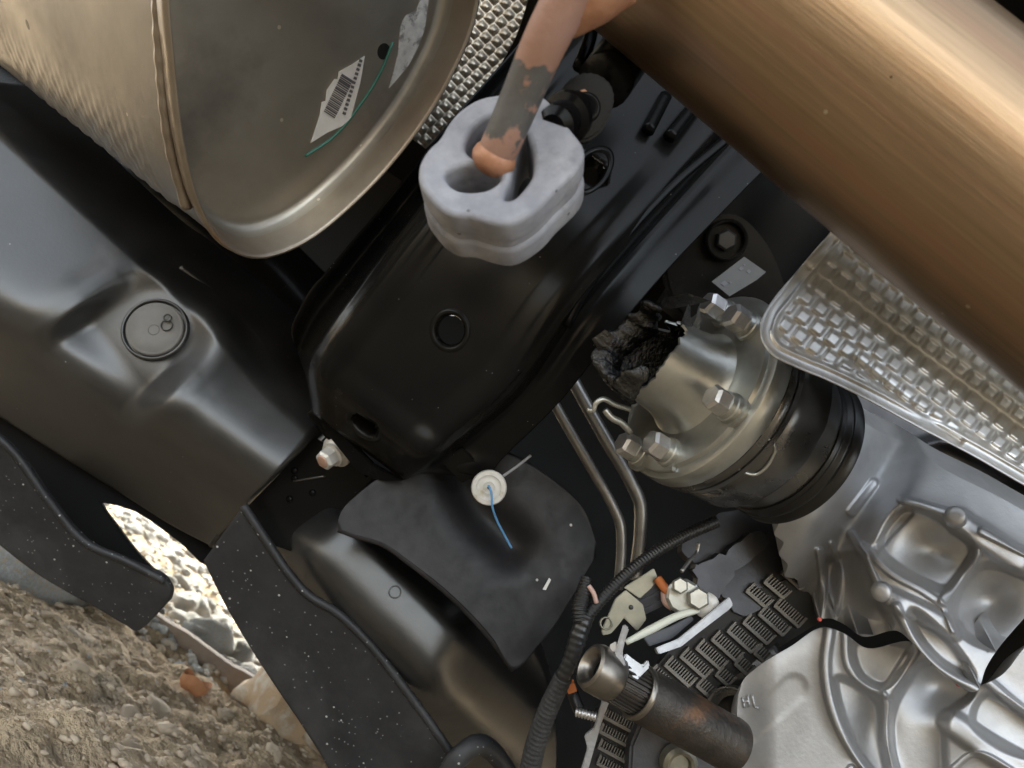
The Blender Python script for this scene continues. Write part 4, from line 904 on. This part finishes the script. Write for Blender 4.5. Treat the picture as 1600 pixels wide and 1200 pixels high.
# ------------------------------------------------------------------ ground things: stones, board, brick, leaf
def ground_at(px, py):
    d = fw + RX*(px-800)/FPX - UY*(py-600)/FPX; t = -(CAM[2]-.0)/d[2]; p = CAM+d*t
    return np.array((p[0], p[1], ground_z(p[0], p[1])))
def stone_mesh(seed, flat=.62, sub=3, rough=.42):
    bm = bmesh.new(); bmesh.ops.create_icosphere(bm, subdivisions=sub, radius=1)
    for v in bm.verts:
        q = v.co.copy(); k = 1+rough*fbm(q+Vector((seed*3.1, 0, 0)), .9, 2)+.08*fbm(q+Vector((seed, 5, 0)), 3, 2)
        for dr in range(3):                    # a few cut faces
            nrm = Vector((math.sin(seed*5+dr*2.1), math.cos(seed*3+dr*1.7), math.sin(seed+dr*4.0))).normalized()
            e = q.dot(nrm)
            if e > .62: k *= .62/e*.5+.5
        v.co = q*k; v.co.z *= flat
    for f in bm.faces: f.smooth = True
    me = bpy.data.meshes.new('stone'); bm.to_mesh(me); bm.free(); return me
pale = [stone_mesh(s) for s in range(7)]; brown = [stone_mesh(s+20) for s in range(4)]
for m in pale: m.materials.append(M['stone'])
for m in brown: m.materials.append(M['stoneb'])
def put_stone(p, size, me, label, group, name='stone', rz=None):
    o = bpy.data.objects.new(name, me); col.objects.link(o)
    o.location = (p[0], p[1], p[2]+size*(.05 if me in brown else .28)); o.scale = (size*random.uniform(.85, 1.3), size*random.uniform(.75, 1.0), size*random.uniform(.8, 1.1))
    o.rotation_euler = (random.uniform(-.25, .25), random.uniform(-.25, .25), random.uniform(0, 6.28) if rz is None else rz)
    return tag(o, label, 'stone', group)
LBL = 'pale grey stone among the sunlit stones beyond the board'
cnt = 0; tries = 0; spots = []
while cnt < 170 and tries < 6000:
    tries += 1
    px, py = random.uniform(150, 470), random.uniform(775, 1120)
    e = -((px-800)*.559-(py-600)*.829); el = 20-math.degrees(math.atan(-((px-800)*.559-(py-600)*.829)/1200))
    if el > -2.2: continue
    p = ground_at(px, py)
    if p[1] > 5.5 or (p[1] < 1.42): continue
    if px > 330+(py-780)*.62 or px < 140+(py-780)*.45: continue
    size = random.choice([.014, .018, .022, .028, .034])*random.uniform(.8, 1.2)*(1+.1*(p[1]-1.4))
    if any((p[0]-a)**2+(p[1]-b)**2 < (.8*(size+c))**2 for a, b, c in spots): continue
    spots.append((p[0], p[1], size)); cnt += 1
    put_stone(p, size, random.choice(pale), LBL, 'sunlit stones beyond the board')
for (x, y, s, lb) in ((318, 1015, .052, 'largest pale blue grey boulder just beyond the muddy board'), (30, 905, .085, 'big grey green rock under the square-ended flap'), (258, 930, .03, 'grey stone at the cut end of the square-ended flap')):
    put_stone(ground_at(x, y), s, pale[2], lb, None, 'boulder', .4)
for k in range(18):
    px, py = random.uniform(0, 430), random.uniform(960, 1200)
    if py < 930+px*.52: continue
    put_stone(ground_at(px, py), random.uniform(.009, .017), random.choice(brown), 'small brown grey stone half sunk in the shaded soil', 'stones in the shaded soil')
def block(name, px, py, sx, sy, sz, rz, mat, label, cat, tilt=(0, 0)):
    p = ground_at(px, py); bm = bmesh.new(); bmesh.ops.create_cube(bm, size=1)
    bmesh.ops.subdivide_edges(bm, edges=bm.edges[:], cuts=3, use_grid_fill=True)
    for v in bm.verts:
        q = v.co.copy(); v.co = Vector((q.x*sx, q.y*sy, q.z*sz)); k = .10*min(sx, sy, sz)
        v.co += Vector((fbm(q+Vector((px, 0, 0)), 2.2, 2), fbm(q+Vector((0, py, 0)), 2.2, 2), fbm(q, 2.6, 2)))*k*1.6
    bmesh.ops.bevel(bm, geom=[e for e in bm.edges if len(e.link_faces) == 2 and e.calc_face_angle(0) > .8], offset=min(sx, sy, sz)*.07, segments=2, affect='EDGES')
    for f in bm.faces: f.smooth = True
    me = bpy.data.meshes.new(name); bm.to_mesh(me); bm.free(); me.materials.append(mat)
    o = bpy.data.objects.new(name, me); col.objects.link(o); o.location = (p[0], p[1], p[2]+sz*.42); o.rotation_euler = (tilt[0], tilt[1], rz)
    return tag(o, label, cat)
b0, b1 = ground_at(190, 965), ground_at(440, 1125)
bd = b1-b0; bl = np.linalg.norm(bd)
g = G()
ns = 40
for i in range(ns):
    t = i/(ns-1); c = b0+bd*t; c[2] = .018+.004*fbm(c, 5); nrm = unit(np.array((-bd[1], bd[0], 0)))
    w = .030+.006*fbm(c, 9); hh = .016+.004*fbm(c, 14)
    g.v.append(np.array([c-nrm*w+(0, 0, -.02), c-nrm*w*.9+(0, 0, hh), c-nrm*w*.2+(0, 0, hh*1.1), c+nrm*w*.1+(0, 0, hh*.7), c+nrm*w*.8+(0, 0, hh*.8), c+nrm*w+(0, 0, -.02)])); g.u.append(np.zeros(6)); g.n += 6
g.f = gridf(ns, 6)+[tuple(range(6)), tuple(range((ns-1)*6, ns*6))]
tag(g.build('weathered_board', M['board'], None, True, 40), 'muddy brown board lying along the edge of the sunlit stones', 'board')
block('sandstone_block', 438, 1150, .15, .12, .09, .5, M['tan'], 'big tan sandstone block beneath the wavy-edged flap', 'rock', (.1, .1))
block('sandstone_block', 500, 1200, .09, .08, .05, .9, M['tan'], 'reddish broken sandstone piece behind the big tan block', 'rock', (0, .2))
block('brick_piece', 90, 925, .11, .05, .045, .35, M['tan'], 'pale tan brick fragment below the square-ended flap', 'brick', (.05, .05))
block('brick_piece', 162, 975, .05, .03, .022, .2, M['stoneb'], 'small grey brick chip at the start of the board', 'brick', (.1, 0))
lp = ground_at(291, 1086); g = G()
th = np.linspace(0, 2*math.pi, 24, endpoint=False); rows_ = []
for k, (r, z) in enumerate(((.017, .020), (.0165, .010), (.011, .003), (.004, .001))):
    rows_.append(np.stack([lp[0]+r*1.25*np.cos(th), lp[1]+r*np.sin(th)*.9, lp[2]+.006+z+.004*np.sin(th*3)*r/.022], -1))
g.v = [np.vstack(rows_)]; g.u = [np.zeros(96)]; g.n = 96; g.f = gridf(4, 24, False, True)+[tuple(range(72, 96))]
tag(g.build('dry_leaf', M['leaf'], None, True, 60), 'curled rust coloured dry leaf lying on the shaded soil', 'leaf')
# fine gravel in the sunlit strip, far too small to count
g = G(); base = np.array([v.co[:] for v in stone_mesh(3, .7, 1).vertices]); bf = [list(p.vertices) for p in stone_mesh(3, .7, 1).polygons]
for k in range(2600):
    y = 1.3+3.4*random.random()**1.5; x = random.uniform(-.50*y, .06*y)
    s = random.uniform(.004, .011); a = random.uniform(0, 6.28); ca_, sa_ = math.cos(a), math.sin(a)
    b = base*np.array((s*1.3, s, s)); b = np.stack([b[:, 0]*ca_-b[:, 1]*sa_, b[:, 0]*sa_+b[:, 1]*ca_, b[:, 2]], -1)+np.array((x, y, ground_z(x, y)+s*.2))
    g.add(b, bf)
gr = g.build('gravel', M['stone'], None, True, None); gr['kind'] = 'stuff'; gr['label'] = 'fine pale gravel between the sunlit stones'; gr['category'] = 'gravel'

base = np.array([v.co[:] for v in stone_mesh(8, .6, 1).vertices]); g = G()
for k in range(5200):
    y = random.uniform(.62, 1.75); x = random.uniform(-.62*y-.1, .05*y)
    s = .0018+.004*random.random()**3; a = random.uniform(0, 6.28); ca_, sa_ = math.cos(a), math.sin(a)
    b = base*np.array((s*1.4, s, s)); b = np.stack([b[:, 0]*ca_-b[:, 1]*sa_, b[:, 0]*sa_+b[:, 1]*ca_, b[:, 2]], -1)+np.array((x, y, ground_z(x, y)+s*.1))
    g.add(b, bf)
gr = g.build('grit', M['stoneb'], None, True, None); gr['kind'] = 'stuff'; gr['label'] = 'fine brown grit scattered over the shaded soil'; gr['category'] = 'grit'
# ------------------------------------------------------------------ pieces of a part hang below that part
def stem_of(o): return o.name.split('.')[0]
SUB = {('muffler', 'print'): 'paper_label', ('rubber_mount', 'print'): 'part_tag', ('fuel_tank', 'cap_marking'): 'cap', ('fuel_tank', 'cap_groove'): 'cap',
       ('hanger_bracket', 'rust_chip'): 'hook_body', ('hanger_bracket', 'hook_dimple'): 'hook_body', ('wire_connector', 'plug_rib'): 'plug_body',
       ('mounting_plate', 'bolt_tip'): 'bolt_head', ('mounting_plate', 'spot_weld'): 'flat_plate', ('mounting_plate', 'scratch'): 'flat_plate',
       ('drive_joint', 'crimped_tab'): 'joint_can', ('drive_joint', 'stamp_mark'): 'joint_can', ('drive_joint', 'greasy_bore'): 'broken_neck', ('drive_joint', 'neck_floor'): 'broken_neck',
       ('gearbox_case', 'cast_boss'): 'upper_casting', ('gearbox_case', 'cast_mark'): 'lower_casting', ('splined_shaft', 'collar_bore'): 'end_collar',
       ('plastic_clip', 'clip_pin'): 'clip_disc', ('sensor_bracket', 'rivet_hole'): 'bracket_sheet', ('splash_shield', 'ring_mark'): 'shield_body', ('exhaust_pipe', 'rod_tip'): 'hanger_rod'}
for o in list(col.objects):
    p = o.parent
    if p is None or p.parent is not None: continue
    want = SUB.get((stem_of(p), stem_of(o)))
    if want:
        for q in p.children:
            if stem_of(q) == want: o.parent = q; break
